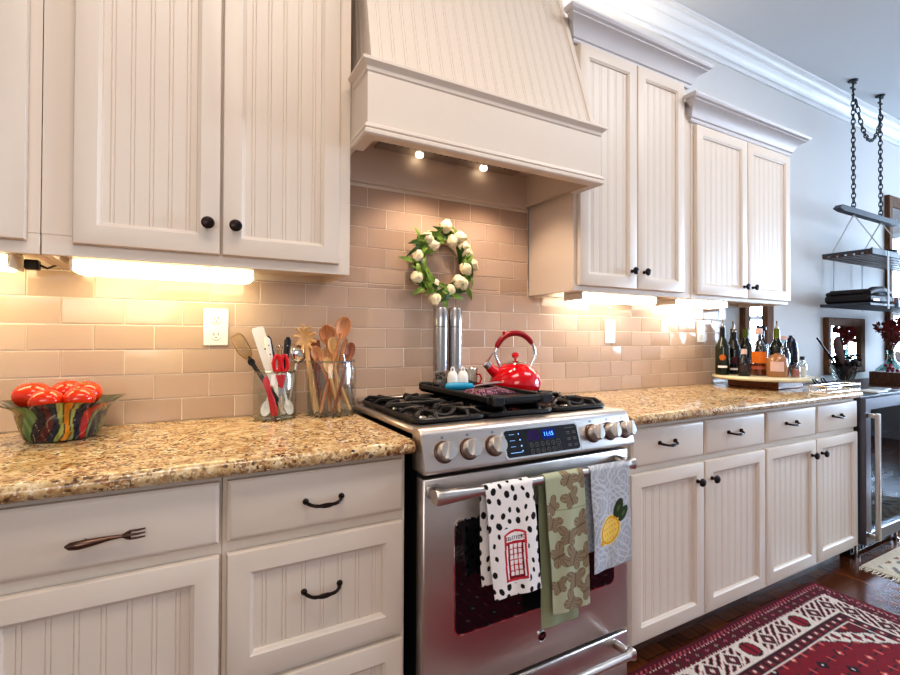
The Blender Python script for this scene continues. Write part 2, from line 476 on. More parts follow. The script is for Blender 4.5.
for (rx0, rx1, rz0, rz1) in ((-1.0, 2.92, .921, 1.398), (.449, 1.383, 1.398, 1.79)):
    g.box(rx0, rx1, -.0086, -.0005, rz0, rz1, 0, 0)
    for r in range(-4, 9):
        z0 = TZ0 + (r-1)*TZ; z1 = z0+TZ
        off = 0 if r % 2 == 0 else TP/2
        for k in range(-14, 17):
            x0 = TX0 + off + k*TP
            tile(max(x0, rx0), min(x0+TP, rx1), max(z0, rz0), min(z1, rz1))
struct('backsplash', g, [M_['grout']]+M_['tile'], 'glossy taupe subway tile backsplash', smooth=12)

# ================================================================== CABINETS
P = M_['paint']
def bead_profile(w, pitch=.044):
    """(u, depth) across a beadboard panel; pairs of fine grooves"""
    n = max(1, round(w/pitch)); p = w/n; out = [(0, 0)]
    for k in range(n):
        c = p*(k+.5)
        for gx in (-.0042, .0042):
            out += [(c+gx-.0014, 0), (c+gx, .0017), (c+gx+.0014, 0)]
    out.append((w, 0)); return out
def bead_panel(g, x0, x1, z0, z1, y, m=0):
    pr = bead_profile(x1-x0); n = len(pr)
    vs = [(x0+u, y+d, z0) for u, d in pr] + [(x0+u, y+d, z1) for u, d in pr]
    g.add(vs, [(i, i+1, n+i+1, n+i) for i in range(n-1)], m)
def knob(x, z, y, parent):
    g = G().lathe([(0,0),(.008,0),(.008,.003),(.0055,.006),(.0055,.012),(.010,.016),(.0155,.020),(.0165,.024),(.013,.029),(.006,.031),(0,.0315)], 16, (x, y, z), '-y')
    return build('knob', g, M_['bronze'], parent)
def pull(x, z, y, parent, w=.088):
    g = G()
    pts = []; rr = []
    for i in range(17):
        t = i/16; u = t*2-1
        pts.append((x+u*w*.5*(1.0 if abs(u) < .93 else .985), y-.026*min(1, (1-abs(u)**5)*1.05)-.001, z+.002-.006*(1-u*u)))
        rr.append(.0036+.0022*math.exp(-(u/.22)**2)+.0008*abs(math.sin(u*9)))
    g.tube(pts, rr, 8)
    for s in (-1, 1):
        g.lathe([(0,0),(.0075,0),(.007,.004),(.004,.007),(0,.007)], 12, (x+s*w*.492, y, z+.004), '-y')
        g.ball((x+s*w*.5, y-.006, z+.007), .0052)
    return build('pull', g, M_['bronze'], parent)
def door(parent, x0, x1, z0, z1, yf, knob_at=None, st=.058, name='door', pull_at=None):
    t = .02
    g = G().rings(x0, x1, z0, z1, yf+t, [(0,0),(0,t-.005),(.002,t-.0015),(.006,t),(st-.010,t),(st-.007,t-.003),(st-.002,t-.005),(st,t-.011),(st,.002)])
    d = build(name, g, P, parent, smooth=30)
    g = G(); bead_panel(g, x0+st-.001, x1-st+.001, z0+st-.001, z1-st+.001, yf+.0105)
    build('panel', g, P, d, recalc=False, smooth=20)
    if knob_at: knob(knob_at[0], knob_at[1], yf, d)
    if pull_at: pull(pull_at[0], pull_at[1], yf+.0105, d)
    return d
def slab(parent, x0, x1, z0, z1, yf, pull_at=None):
    t = .02
    g = G().rings(x0, x1, z0, z1, yf+t, [(0,0),(0,t-.006),(.003,t-.0035),(.008,t-.001),(.011,t)], cap=True)
    d = build('drawer', g, P, parent, smooth=30)
    if pull_at: pull(pull_at[0], pull_at[1], yf, d)
    return d
CROWN = [(0,0),(.010,0),(.014,.006),(.014,.014),(.021,.018),(.024,.028),(.034,.046),(.050,.062),(.064,.070),(.070,.072),(.070,.078),(.082,.082),(.088,.090),(.088,.098),(0,.098)]
def upper(label, x0, x1, z1, doors, kn, loc, crown=None, zb=1.385, left_end=True):
    YFc = -.305
    t = thing('upper_cabinet', label, 'cabinet', loc, group=None)
    g = G()
    g.box(x0, x0+.018, YFc+.018, -.013, zb, z1).box(x1-.018, x1, YFc+.018, -.013, zb, z1)
    g.box(x0+.018, x1-.018, YFc+.018, -.013, zb+.022, zb+.04).box(x0+.018, x1-.018, YFc+.018, -.013, z1-.02, z1)
    g.box(x0+.018, x1-.018, -.03, -.013, zb+.04, z1-.02).box(x0+.018, x1-.018, -.032, -.013, zb, zb+.022)
    build('carcass', g, P, t)
    g = G(); dx0 = doors[0][0]; dx1 = doors[-1][1]; dz0, dz1 = doors[0][2], doors[0][3]
    g.box(x0, x1, YFc, YFc+.018, zb, dz0+.02, .0015).box(x0, x1, YFc, YFc+.018, dz1-.02, z1, .0015)
    g.box(x0, dx0+.02, YFc, YFc+.018, dz0+.02, dz1-.02).box(dx1-.02, x1, YFc, YFc+.018, dz0+.02, dz1-.02)
    for i in range(len(doors)-1): g.box(doors[i][1]-.02, doors[i+1][0]+.02, YFc, YFc+.018, dz0+.02, dz1-.02)
    build('face_frame', g, P, t)
    for d, k in zip(doors, kn): door(t, d[0], d[1], d[2], d[3], YFc-.021, k)
    if crown:
        cl, cr = crown
        z0 = z1-.045
        path = [(x0, YFc), (x1, YFc)]
        if cr: path.append((x1, -.014))
        g = G().sweep(path, [(o, z0+z) for o, z in CROWN])
        if cl:   # the return dies into the taller neighbour's side
            pr = [(o, z0+z) for o, z in CROWN]; lim, yl = cl; thr = YFc-yl
            R_ = [[(max(x0-o, lim), -.014, z) for o, z in pr], [(max(x0-o, lim), max(YFc-o+.0004, yl+.0006), z) for o, z in pr],
                  [(x0-o, max(YFc-o+.0002, yl) if o <= thr else yl, z) for o, z in pr], [(x0-o, YFc-o, z) for o, z in pr], [(x1+o, YFc-o, z) for o, z in pr], [(x1+o, -.014, z) for o, z in pr]]
            k_ = len(pr); g = G()
            g.add([p for r_ in R_ for p in r_], [(i*k_+j, i*k_+(j+1) % k_, (i+1)*k_+(j+1) % k_, (i+1)*k_+j) for i in range(5) for j in range(k_)] + [tuple(range(k_)), tuple(5*k_+j for j in range(k_))])
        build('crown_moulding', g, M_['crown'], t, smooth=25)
    return t
upper('cream beadboard wall cabinet at the far left, cut off by the picture edge', -1.05, -.307, 2.45, [(-.99,-.665,1.415,2.38),(-.659,-.331,1.415,2.38)], [(-.695,1.494),(-.629,1.494)], (-.68,-.16,1.385), (False, False))
upper('wide cream two-door wall cabinet over the tomato bowl, left of the hood', -.305, .447, 2.45, [(-.244,.078,1.415,2.38),(.084,.409,1.415,2.38)], [(.047,1.494),(.115,1.494)], (.07,-.16,1.385), (False, False))
upper('tallest cream beadboard wall cabinet, just right of the hood and kettle', 1.385, 2.108, 2.445, [(1.402,1.741,1.408,2.405),(1.747,2.07,1.408,2.405)], [(1.705,1.484),(1.783,1.484)], (1.74,-.16,1.385), ((1.3465,-.342), True))
upper('shorter cream wall cabinet above the liquor bottles, lower crown than its neighbour', 2.145, 3.03, 2.29, [(2.165,2.592,1.405,2.235),(2.598,3.02,1.405,2.235)], [(2.555,1.462),(2.635,1.462)], (2.58,-.16,1.385), ((2.1125,-.331), True))
# filler strip between the two right wall cabinets
struct('trim_2', G().box(2.109, 2.144, -.303, -.013, 1.387, 2.28), P)

YB = -.58
def base(label, x0, x1, loc):
    t = thing('base_cabinet', label, 'cabinet', loc)
    g = G().box(x0, x1, YB+.018, -.013, .085, .884)
    build('carcass', g, P, t); build('toe_kick', G().box(x0+.002, x1-.002, -.515, -.02, .0005, .0845), M_['walnut'], t); return t  # dark wood on the toe kick stands in for the shadow under the cabinet
def face(t, x0, x1, xs, zs):
    """face frame bars: stiles at xs, rails at zs"""
    g = G()
    for a, b in xs: g.box(a, b, YB, YB+.018, .085, .884, .001)
    for a, b in zs: g.box(x0, x1, YB+.0006, YB+.0186, a, b, .001)
    build('face_frame', g, P, t)
# far left double unit (drawers over doors)
t = base('cream base cabinet at bottom left with the fork-shaped drawer handle', -.84, .073, (-.38,-.3,0))
face(t, -.84, .073, [(-.84,-.79),(-.37,-.33),(.045,.073)], [(.085,.13),(.69,.745),(.85,.884)])
slab(t, -.80, -.362, .733, .868, YB-.021, (-.58,.797))
dr = slab(t, -.346, .067, .733, .868, YB-.021)
door(t, -.80, -.358, .108, .705, YB-.021, (-.39,.635)); door(t, -.35, .068, .108, .705, YB-.021, (-.32,.635))
g = G(); y = YB-.021-.014; zf = .792
g.tube([(-.200,y,zf-.004),(-.192,y-.002,zf-.004),(-.178,y-.003,zf-.004),(-.16,y-.002,zf-.003),(-.13,y,zf-.001),(-.112,y-.002,zf),(-.106,y-.002,zf)], [.002,.0075,.0088,.0078,.0048,.0034,.004], 10, flat=1.0)
g.tube([(-.108,y-.002,zf),(-.100,y-.003,zf),(-.094,y-.003,zf)], [.004,.0085,.0098], 10, flat=1.0)
for dz in (-.0078, 0, .0078): g.tube([(-.097,y-.003,zf+dz),(-.083,y-.004,zf+dz*1.0),(-.070,y-.001,zf+dz*1.0)], [.0024,.0021,.0016], 7)
for xx in (-.17, -.103): g.tube([(xx,YB-.021,zf-.002),(xx,y,zf-.002)], .0035, 8)
tag(build('fork_handle', g, M_['pewter'], dr), 'aged metal fork used as a drawer handle')
# three-drawer unit
t = base('cream base cabinet with a stack of three drawers left of the range', .074, .518, (.3,-.3,0))
face(t, .074, .518, [(.074,.10),(.49,.518)], [(.085,.12),(.395,.44),(.69,.745),(.85,.884)])
slab(t, .083, .507, .733, .868, YB-.021, (.296,.793))
door(t, .083, .507, .418, .705, YB-.021, None, name='drawer', pull_at=(.296,.574))
door(t, .083, .507, .108, .398, YB-.021, None, name='drawer', pull_at=(.296,.26))
# right of the range
for (x0, x1, D, lab) in ((1.343, 2.235, [(1.384,1.795),(1.804,2.228)], 'cream base cabinet with two drawers and two doors beside the range'),
                         (2.236, 3.112, [(2.246,2.672),(2.682,3.105)], 'cream base cabinet with two drawers and two doors beside the beverage cooler')):
    t = base(lab, x0, x1, ((x0+x1)/2,-.3,0))
    face(t, x0, x1, [(x0,D[0][0]+.02),(D[0][1]-.015,D[1][0]+.015),(D[1][1]-.02,x1)], [(.085,.13),(.69,.745),(.85,.884)])
    for a, b in D: slab(t, a, b, .729, .865, YB-.021, ((a+b)/2-.02,.802))
    door(t, D[0][0]-.003, D[0][1], .108, .704, YB-.021, (D[0][1]-.045,.634)); door(t, D[1][0], D[1][1], .108, .704, YB-.021, (D[1][0]+.038,.634))

# ------------------------------------------------------------------ worktops
def bull(y0, y1, z0, z1):
    r = (z1-z0)/2; pts = [(y1, z0), (y1, z1)]
    for i in range(9):
        a = PI/2 + PI*i/8; pts.append((y0+r+r*math.cos(a)*1.0, (z0+z1)/2+r*math.sin(a)))
    return pts
g = G().prism(bull(-.636, -.0115, .885, .921), -1.0, .524)
tag(build('granite_countertop', g, M_['granite'], origin=(-.2,-.3,.885), smooth=50), 'speckled tan granite countertop under the tomatoes and utensil jars', 'countertop')
g = G()
pr = bull(-.636, -.0115, .885, .921); g.prism(pr, 1.341, 3.06)
# rounded right end
vs = []; K = 8; n = len(pr)
fs = []
for k in range(K+1):
    a = PI/2*k/K; dx = .075*math.sin(a); sh = .075*(1-math.cos(a))
    for (yy, zz) in pr:
        yb = yy + (sh if yy < -.5 else 0)
        vs.append((3.06+dx, yb, zz))
for k in range(K):
    for i in range(n):
        j = (i+1) % n; fs.append((k*n+i, k*n+j, (k+1)*n+j, (k+1)*n+i))
fs.append(tuple(K*n+i for i in range(n)))
g.add(vs, fs)
tag(build('granite_countertop', g, M_['granite'], origin=(2.2,-.3,.885), smooth=50), 'speckled granite countertop running under the bottle board, right of the range', 'countertop')

# ------------------------------------------------------------------ range hood
t = thing('range_hood', 'cream beadboard range hood with a flared apron above the stove', 'range hood', (.91,-.24,1.77))
hx0, hx1, hy = .449, 1.371, -.462
g = G()
g.box(hx0, hx1, hy, hy+.022, 1.79, 1.985)
g.box(hx0, hx0+.02, hy+.022, -.013, 1.79, 1.985)
g.box(hx1-.02, hx1, hy+.022, -.013, 1.79, 1.985)
build('apron', g, P, t)
def band(z0, pr, nm, out=0):
    g = G().sweep([(hx0, -.335), (hx0, hy), (hx1, hy), (hx1, -.335)], [(o, z0+z) for o, z in pr]); return build(nm, g, P, t, smooth=25)
band(1.772, [(-.03,0),(.006,0),(.011,.004),(.011,.012),(.006,.018),(.010,.022),(.008,.031),(0,.036),(-.03,.036)], 'lower_moulding')
band(1.955, [(-.02,0),(0,0),(.004,.004),(.006,.014),(.014,.022),(.020,.026),(.020,.034),(.012,.040),(-.02,.040)], 'upper_moulding')
# tapered beadboard shell
zb, zt = 1.99, 2.96
def shell_pt(side, u, z, d=0):
    h = (z-zb); yf = -.452 + .29*h + d; xa = .474+.03*h; xb = 1.345-.03*h
    if side == 'f': return (xa+(xb-xa)*u, yf, z)
    if side == 'l': return (xa+d, -.014+(yf+.014)*u, z)
    return (xb-d, -.014+(yf+.014)*u, z)
for side, w in (('f', .87), ('l', .43), ('r', .43)):
    pr = bead_profile(w, .0415); g = G(); n = len(pr)
    vs = [shell_pt(side, u/w, zb, d) for u, d in pr] + [shell_pt(side, u/w, zt, d) for u, d in pr]
    g.add(vs, [(i, i+1, n+i+1, n+i) for i in range(n-1)])
    build('beadboard', g, P, t, recalc=False, smooth=20)
for q, s in ((0, -1), (1, 1)):
    g = G()
    a = Vector(shell_pt('f', q, zb)); b = Vector(shell_pt('f', q, zt)); a.y -= .003; b.y -= .003
    g.add([(a.x-.011,a.y,a.z),(a.x+.011,a.y,a.z),(a.x+.011,a.y+.022,a.z),(a.x-.011,a.y+.022,a.z),(b.x-.011,b.y,b.z),(b.x+.011,b.y,b.z),(b.x+.011,b.y+.022,b.z),(b.x-.011,b.y+.022,b.z)],
          [(0,1,2,3),(4,5,6,7),(0,1,5,4),(1,2,6,5),(2,3,7,6),(3,0,4,7)])
    build('corner_trim', g, P, t)
g = G().box(hx0+.021, hx1-.021, -.40, -.035, 1.925, 1.94).box(hx0+.021, hx1-.021, -.034, -.013, 1.779, 1.97).box(hx0+.021, hx1-.021, hy+.023, -.40, 1.925, 1.94)
build('liner', g, P, t)
g = G().box(.62, 1.27, -.36, -.040, 1.912, 1.9245, .002)
for k in range(2):
    x0 = .65+.31*k
    for i in range(10): g.box(x0+i*.028, x0+i*.028+.014, -.33, -.10, 1.909, 1.9122)
tag(build('grease_filter', g, M_['steel2'], t), 'perforated steel vent filter')
for x in (.80, 1.10):
    g = G().lathe([(0,-.004),(.014,-.004),(.015,-.002),(.016,.004)], 16, (x, -.066, 1.9075))
    build('bulb', g, M_['bulb'], t)

# ------------------------------------------------------------------ under-cabinet lights
def ucl(x0, x1, lab, m):
    t = thing('under_cabinet_light', lab, 'light', ((x0+x1)/2,-.14,1.40))
    build('housing', G().box(x0, x1, -.205, -.085, 1.392, 1.4065, .004).box(x0, x0+.006, -.203, -.087, 1.362, 1.392).box(x1-.006, x1, -.203, -.087, 1.362, 1.392), M_['white'], t)
    build('lens', G().box(x0+.007, x1-.007, -.20, -.09, 1.360, 1.3915, .008), m, t)
ucl(-.86, -.385, 'lit white under-cabinet light at the far left picture edge', M_['lens'])
ucl(-.268, .182, 'lit white under-cabinet light above the left wall outlet', M_['lens'])
ucl(1.53, 2.03, 'lit white under-cabinet light under the tallest cabinet', M_['lens2'])
ucl(2.17, 2.62, 'lit white under-cabinet light under the shorter right cabinet', M_['lens2'])
g = G().box(-.375, -.345, -.14, -.11, 1.366, 1.392, .003).tube([(-.345,-.125,1.38),(-.33,-.12,1.372),(-.318,-.09,1.385),(-.312,-.05,1.40)], .0028, 6)
tag(build('power_plug', g, M_['black'], origin=(-.36,-.12,1.38)), 'small black plug with cord beneath the far left cabinet', 'plug')

# ------------------------------------------------------------------ outlets
def outlet(x, z, lab):
    t = thing('wall_outlet', lab, 'outlet', (x,-.0115,z))
    build('cover_plate', G().box(x-.037, x+.037, -.018, -.0125, z-.061, z+.061, .002), M_['white'], t)
    for s in (-1, 1):
        zc = z+s*.0265
        g = G().lathe([(0,.0085),(.0155,.0085),(.0172,.0065),(.0172,.0)], 20, (x, -.0125, zc), '-y')
        r = build('receptacle', g, M_['white'], t)
        g = G().box(x-.0075, x-.005, -.0216, -.0205, zc-.002, zc+.0075).box(x+.005, x+.0075, -.0216, -.0205, zc-.001, zc+.0065).lathe([(0,.0009),(.0024,.0009),(.0024,0)], 8, (x, -.0207, zc-.0075), '-y')
        build('slot', g, M_['rubber'], r)
outlet(.085, 1.222, 'white wall outlet on the tiles above the utensil jar')
outlet(1.909, 1.226, 'white wall outlet glowing under the lights right of the kettle')
outlet(2.664, 1.23, 'white wall outlet beside the liquor bottles')
# ================================================================== THE RANGE
RX0, RX1 = .541, 1.318; RC = (RX0+RX1)/2
ST = M_['steel']
rg = thing('kitchen_range', 'stainless steel gas range with three towels on its oven handle', 'stove', (RC,-.33,0))
g = G().box(RX0+.006, RX1-.006, -.60, -.03, .03, .90)
for x in (RX0+.05, RX1-.05):
    for y in (-.55, -.1): g.lathe([(0,0),(.02,0),(.02,.03),(0,.03)], 12, (x, y, 0))
build('body', g, M_['black'], rg)
# deck: slightly dished steel top with raised rim, black burner well
g = G()
g.box(RX0-.002, RX1+.002, -.612, -.030, .922, .9455, .007)
build('deck', g, ST, rg)
build('burner_well', G().box(RX0+.035, RX1-.035, -.565, -.075, .9400, .9468, .002), M_['enamel'], rg)
build('rear_vent', G().box(RX0+.02, RX1-.02, -.066, -.020, .9456, .965, .006), ST, rg)
# sloping control panel
pf = [(-.585,.9462),(-.612,.9475),(-.627,.943),(-.6355,.932),(-.6375,.924),(-.6635,.845),(-.664,.838),(-.660,.833),(-.652,.832),(-.585,.832)]
g = G(); xs = [(RX0-.003, .90), (RX0-.0005, .985), (RX0+.004, 1.0), (RX1-.004, 1.0), (RX1+.0005, .985), (RX1+.003, .90)]
cy, cz = -.60, .885; vs = []; n = len(pf)
for x, s in xs: vs += [(x, cy+(y-cy)*s, cz+(z-cz)*s) for y, z in pf]
fs = [(k*n+i, k*n+(i+1) % n, (k+1)*n+(i+1) % n, (k+1)*n+i) for k in range(5) for i in range(n)] + [tuple(range(n)), tuple(5*n+i for i in range(n))]
cp = build('control_panel', g.add(vs, fs), ST, rg, smooth=45)
# frame on the slope: origin mid, u = +x, v = up the slope, w = out
pv = Vector((0, .026, .079)).normalized(); pw = Vector((0, -.079, .026)).normalized(); pu = Vector((1,0,0))
def slope(x, s, out=0): # s: 0 bottom .. 1 top
    return Vector((x, -.6635+.026*s, .845+.079*s)) + pw*out
def SM(x, s, out=0):
    M = Matrix((pu, pv, pw)).transposed().to_4x4(); M.translation = slope(x, s, out); return M
def rrect(w, h, r, n=5):
    out = []
    for cx, cy, a0 in ((w/2-r, h/2-r, 0), (-w/2+r, h/2-r, PI/2), (-w/2+r, -h/2+r, PI), (w/2-r, -h/2+r, 3*PI/2)):
        for i in range(n+1):
            a = a0+PI/2*i/n; out.append((cx+r*math.cos(a), cy+r*math.sin(a)))
    return out
dx = .9365; dw, dh = .276, .076
g = G(); g.X = SM(dx, .5, .0005); g.prism(rrect(dw+.014, dh+.010, .013), -.001, .0022, 'xy')
build('display_bezel', g, M_['chrome'], cp)
g = G(); g.X = SM(dx, .5, .0005); g.prism(rrect(dw, dh, .010), 0, .0036, 'xy')
disp = build('display', g, M_['blackglass'], rg)
def on_disp(name, g_, m_, o=.0040):
    return build(name, g_, m_, disp)
g = G(); g.X = SM(dx, .5, .0042); g.prism(rrect(.050, .030, .002), 0, .0003, 'xy'); 
for i, v in enumerate(g.v): g.v[i] = v + pu*.022 + pv*.0165
on_disp('clock_field', g, M_['bluepanel'])
M = SM(dx+.022, .5, .0048); M.translation += pv*.0165
on_disp('clock_digits', text_mesh('11:15', .0175, M), M_['blueled'])
g = G(); g.X = SM(dx, .5, .0042); g.prism(rrect(.042, .030, .002), 0, .0003, 'xy')
for i, v in enumerate(g.v): g.v[i] = v - pu*.036 + pv*.0165
on_disp('dark_field', g, M_['purplepanel'])
g = G(); g.X = SM(dx, .5, .0042)
for r in range(4):
    yy = .026-.0172*r
    if r < 3: g.lathe([(0,.0004),(.0022+.0003*r,.0004),(.0024,0)], 10, (-.088+.002*r, yy, 0)); g.box(-.122, -.104, yy-.0006, yy+.0005, 0, .0003)
    else: g.box(-.126, -.084, yy-.0010, yy+.0005, 0, .0004); g.lathe([(0,.0004),(.0022,.0004),(.0024,0)], 10, (-.082, yy+.003, 0))
on_disp('indicator_lights', g, M_['blueglow'])
g = G(); g.X = SM(dx, .5, .0042)
for r in range(2):
    for c in range(6):
        x = -.048+.0205*c; y = -.0100-.0185*r; rr = .0062 if c < 5 else .0078
        pts = [(x+rr*math.cos(a*PI/8), y+rr*math.sin(a*PI/8), 0.0002) for a in range(16)]
        g.tube(pts, .00055, 4, closed=True)
        g.box(x-.0022, x+.0022, y-.0006, y+.0006, 0, .0004) if c % 2 else g.box(x-.0006, x+.0006, y-.0026, y+.0026, 0, .0004)
for r in range(3):
    for c in range(2):
        x = .098+.0245*c; y = .013-.0185*r
        for k in range(2): g.box(x-.007, x+.007, y+.0025-k*.005-.0008, y+.0025-k*.005+.0006, 0, .0004)
g.box(.088, .124, .0275, .0288, 0, .0004)
on_disp('button_marks', g, M_['icon'])
for x in (.601, .679, .762, 1.140, 1.214, 1.283):
    M = SM(x, .52, 0)
    g = G(); g.X = M; g.lathe([(0,0),(.0295,0),(.0300,.002),(.0285,.005),(.0262,.006),(0,.006)], 28)
    kb = build('burner_knob', g, M_['pewter'], rg)
    g = G(); g.X = M; g.lathe([(0,.006),(.0242,.006),(.0248,.010),(.0240,.030),(.0225,.0335),(0,.0345)], 28)
    g.X = M @ Matrix.Rotation(-.28, 4, 'Z'); g.prism(rrect(.0115, .047, .005), .030, .043, 'xy')
    tag(build('grip', g, M_['satin'], kb, smooth=30), 'brushed steel grip of the knob')
    g = G(); g.X = SM(x, .985, .0004)
    g.box(-.004, .004, -.0035, -.0022, 0, .0004); g.box(-.003, -.0016, -.002, .003, 0, .0004); g.box(.0016, .003, -.002, .003, 0, .0004)
    build('knob_mark', g, M_['black'], cp)
# burners and grates
burn = [(.67,-.19,.036),(.67,-.44,.045),(1.20,-.19,.036),(1.20,-.44,.05),(.9325,-.31,.040)]
for x, y, r in burn:
    g = G().lathe([(0,.9465),(r*1.25,.9465),(r*1.2,.953),(r*.95,.957),(0,.957)], 22, (x, y, 0))
    b_ = build('burner', g, M_['steel2'], rg)
    build('burner_cap', G().lathe([(0,.9572),(r*.92,.9572),(r*.95,.961),(r*.8,.966),(0,.967)], 22, (x, y, 0)), M_['enamel'], b_)
def grate(x0, x1, y0, y1, centres):
    g = G(); zt = .9720; r = .0072
    def bar(pts, rr=r): g.tube(pts, rr, 6)
    # frame with rounded corners, feet down to the well
    c = .028; fr = []
    for cx, cy, a0 in ((x1-c, y1-c, 0), (x0+c, y1-c, PI/2), (x0+c, y0+c, PI), (x1-c, y0+c, 3*PI/2)):
        for i in range(5):
            a = a0+PI/2*i/4; fr.append((cx+c*math.cos(a), cy+c*math.sin(a), zt-.017))
    g.tube(fr, .0085, 6, closed=True)
    for fx in (x0+.012, x1-.012):
        for fy in (y0+.012, (y0+y1)/2, y1-.012): g.tube([(fx, fy, zt-.015), (fx, fy, .9472)], .008, 6)
    bar([(x0, (y0+y1)/2, zt-.010), (x0+.02, (y0+y1)/2, zt), (x1-.02, (y0+y1)/2, zt), (x1, (y0+y1)/2, zt-.010)])
    for (cx, cy) in centres:
        for k in range(4):
            a = PI/4+PI/2*k
            ex = x1-.006 if math.cos(a) > 0 else x0+.006
            ey = cy+.105*math.copysign(1, math.sin(a))
            bar([(ex, ey, zt-.012), (ex+(cx-ex)*.12, ey+(cy-ey)*.12, zt), (cx+(ex-cx)*.28, cy+(ey-cy)*.28, zt), (cx+(ex-cx)*.22, cy+(ey-cy)*.22, zt-.010)])
        bar([(x0, cy, zt-.012), (x0+.022, cy, zt+.001), (cx-.03, cy, zt+.001), (cx-.024, cy, zt-.008)])
        bar([(x1, cy, zt-.012), (x1-.022, cy, zt+.001), (cx+.03, cy, zt+.001), (cx+.024, cy, zt-.008)])
    # curled front fingers
    for fx in (x0+.06, x1-.06):
        bar([(fx, y0-.002, zt-.014), (fx, y0+.010, zt), (fx, y0+.085, zt)])
        bar([(fx, y1+.002, zt-.014), (fx, y1-.010, zt), (fx, y1-.07, zt)])
    if len(centres) > 1:
        cx, cy = centres[1]
        bar([(cx+.062*math.cos(a), cy-.020+.075*math.sin(a), zt-.013*abs(math.sin(a))**6) for a in [PI+PI*i/12 for i in range(13)]], .0078)
    return g
for (x0, x1, cs) in ((.566, .793, [(.67,-.20),(.67,-.43)]), (1.072, 1.299, [(1.20,-.20),(1.20,-.43)]), (.806, 1.059, [(.9325,-.31)])):
    build('grate', grate(x0, x1, -.557, -.082, cs), M_['iron'], rg)
# oven door
g = G().rings(RX0+.004, RX1-.004, .216, .817, -.60, [(0,0),(0,.034),(.002,.038),(.006,.040)], cap=True)
od = build('oven_door', g, ST, rg)
g = G(); g.prism([(x+.9425, z+.5375) for x, z in rrect(.612, .316, .022)], -.642, -.6402, 'xz')
build('window_trim', g, M_['chrome'], od)
g = G(); g.prism([(x+.9425, z+.5375) for x, z in rrect(.602, .306, .019)], -.6440, -.6405, 'xz')
build('window', g, M_['blackglass'], od)
def bar_handle(z, par, m):
    y = -.703; x0, x1 = RX0+.008, RX1-.050
    g = G()
    g.tube([(x0+.100, y, z), (x1-.02, y, z)], .0125, 16)
    for s, xe in ((1, x0), (-1, x1)):
        # heavy end: a tall flared block that narrows into the bar, standing on a post
        n = 8; vs = []; st = [(0,.0175,.0165),(.004,.0190,.0180),(.030,.0185,.0170),(.060,.0165,.0150),(.090,.0140,.0135),(.125,.0126,.0126)]
        for (dx_, hz, hy_) in st:
            if s < 0: dx_ *= .2
            for k in range(12):
                a = 2*PI*k/12; e = .62
                cx_ = math.copysign(abs(math.cos(a))**e, math.cos(a)); sx_ = math.copysign(abs(math.sin(a))**e, math.sin(a))
                vs.append((xe+s*dx_, y+hy_*cx_+(.004-.004*dx_/.125), z+hz*sx_))
        fs = [(q*12+k, q*12+(k+1) % 12, (q+1)*12+(k+1) % 12, (q+1)*12+k) for q in range(5) for k in range(12)] + [tuple(range(12)), tuple(60+k for k in range(12))]
        g.add(vs, fs)
        g.box(xe+s*.004, xe+s*(.044 if s > 0 else .022), -.692, -.6385, z-.015, z+.015, .005)
    return build('handle', g, M_['satin'], par, smooth=50)
bar_handle(.787, od, ST)
g = G().lathe([(0,.003),(.0135,.003),(.0150,.0022),(.0165,.003),(.0172,0)], 28, (.942, -.6400, .296), '-y')
bd = build('badge', g, M_['chrome'], od)
g = G().lathe([(0,.0008),(.0128,.0008),(.0132,0)], 28, (.942, -.6430, .296), '-y'); build('badge_field', g, M_['enamel'], bd)
M = Matrix(((1,0,0,.942),(0,0,-1,-.6441),(0,1,0,.296),(0,0,0,1)))
build('badge_letters', text_mesh('GE', .0125, M), M_['chrome'], bd)
g = G().rings(RX0+.004, RX1-.004, .032, .204, -.60, [(0,0),(0,.034),(.002,.038),(.006,.040)], cap=True)
wd = build('warming_drawer', g, ST, rg)
bar_handle(.176, wd, ST)

# ------------------------------------------------------------------ griddle resting on the middle grate
gx0, gx1, gy0, gy1 = .806, 1.050, -.548, -.068
g = G().box(gx0, gx1, gy0, gy1, .9797, .995, .004)
g.box(gx0, gx0+.014, gy0, gy1, .9797, 1.008, .004).box(gx1-.014, gx1, gy0, gy1, .9885, 1.008, .004)
gr = thing('griddle', 'black cast iron griddle lying across the middle of the stove', 'griddle', (.93,-.31,.988))
build('plate', g, M_['iron'], gr)
for s, y in ((-1, gy0), (1, gy1)):
    g = G().box(gx0+.004, gx0+.052, y+s*.006-.020, y+s*.006+.020, .9800, 1.014, .007).box(gx1-.052, gx1-.004, y+s*.006-.020, y+s*.006+.020, .9800, 1.014, .007)
    g.box(gx0+.05, gx1-.05, y+s*.016-.007, y+s*.016+.007, .990, 1.010, .004)
    build('handle', g, M_['iron'], gr)

# ------------------------------------------------------------------ things on the stove
GZ = .9870
def mill(x, y, lab, lit):
    t = thing('pepper_mill', lab, 'pepper mill', (x, y, .9955))
    r = .0285; z = .9956
    build('base', G().lathe([(0,z),(r,z),(r+.0005,z+.002),(r,z+.034),(0,z+.034)], 28, (x,y,0)), M_['millsteel'], t)
    build('window', G().lathe([(0,z+.034),(r-.001,z+.034),(r-.001,z+.066),(0,z+.066)], 28, (x,y,0)), M_['glass'], t)
    g = G(); rn = random.Random(lit)
    for i in range(60):
        a = rn.random()*2*PI; q = math.sqrt(rn.random())*(r-.006); g.ball((x+q*math.cos(a), y+q*math.sin(a), z+.037+rn.random()*.022), .0026, nu=6, nv=4)
    tag(build('peppercorns', g, M_['black'], t), kind='stuff')
    build('body', G().lathe([(0,z+.066),(r,z+.066),(r,z+.235),(r-.0015,z+.2365),(r,z+.238),(r,z+.308),(r-.002,z+.311),(0,z+.3115)], 28, (x,y,0)), M_['millsteel'], t)
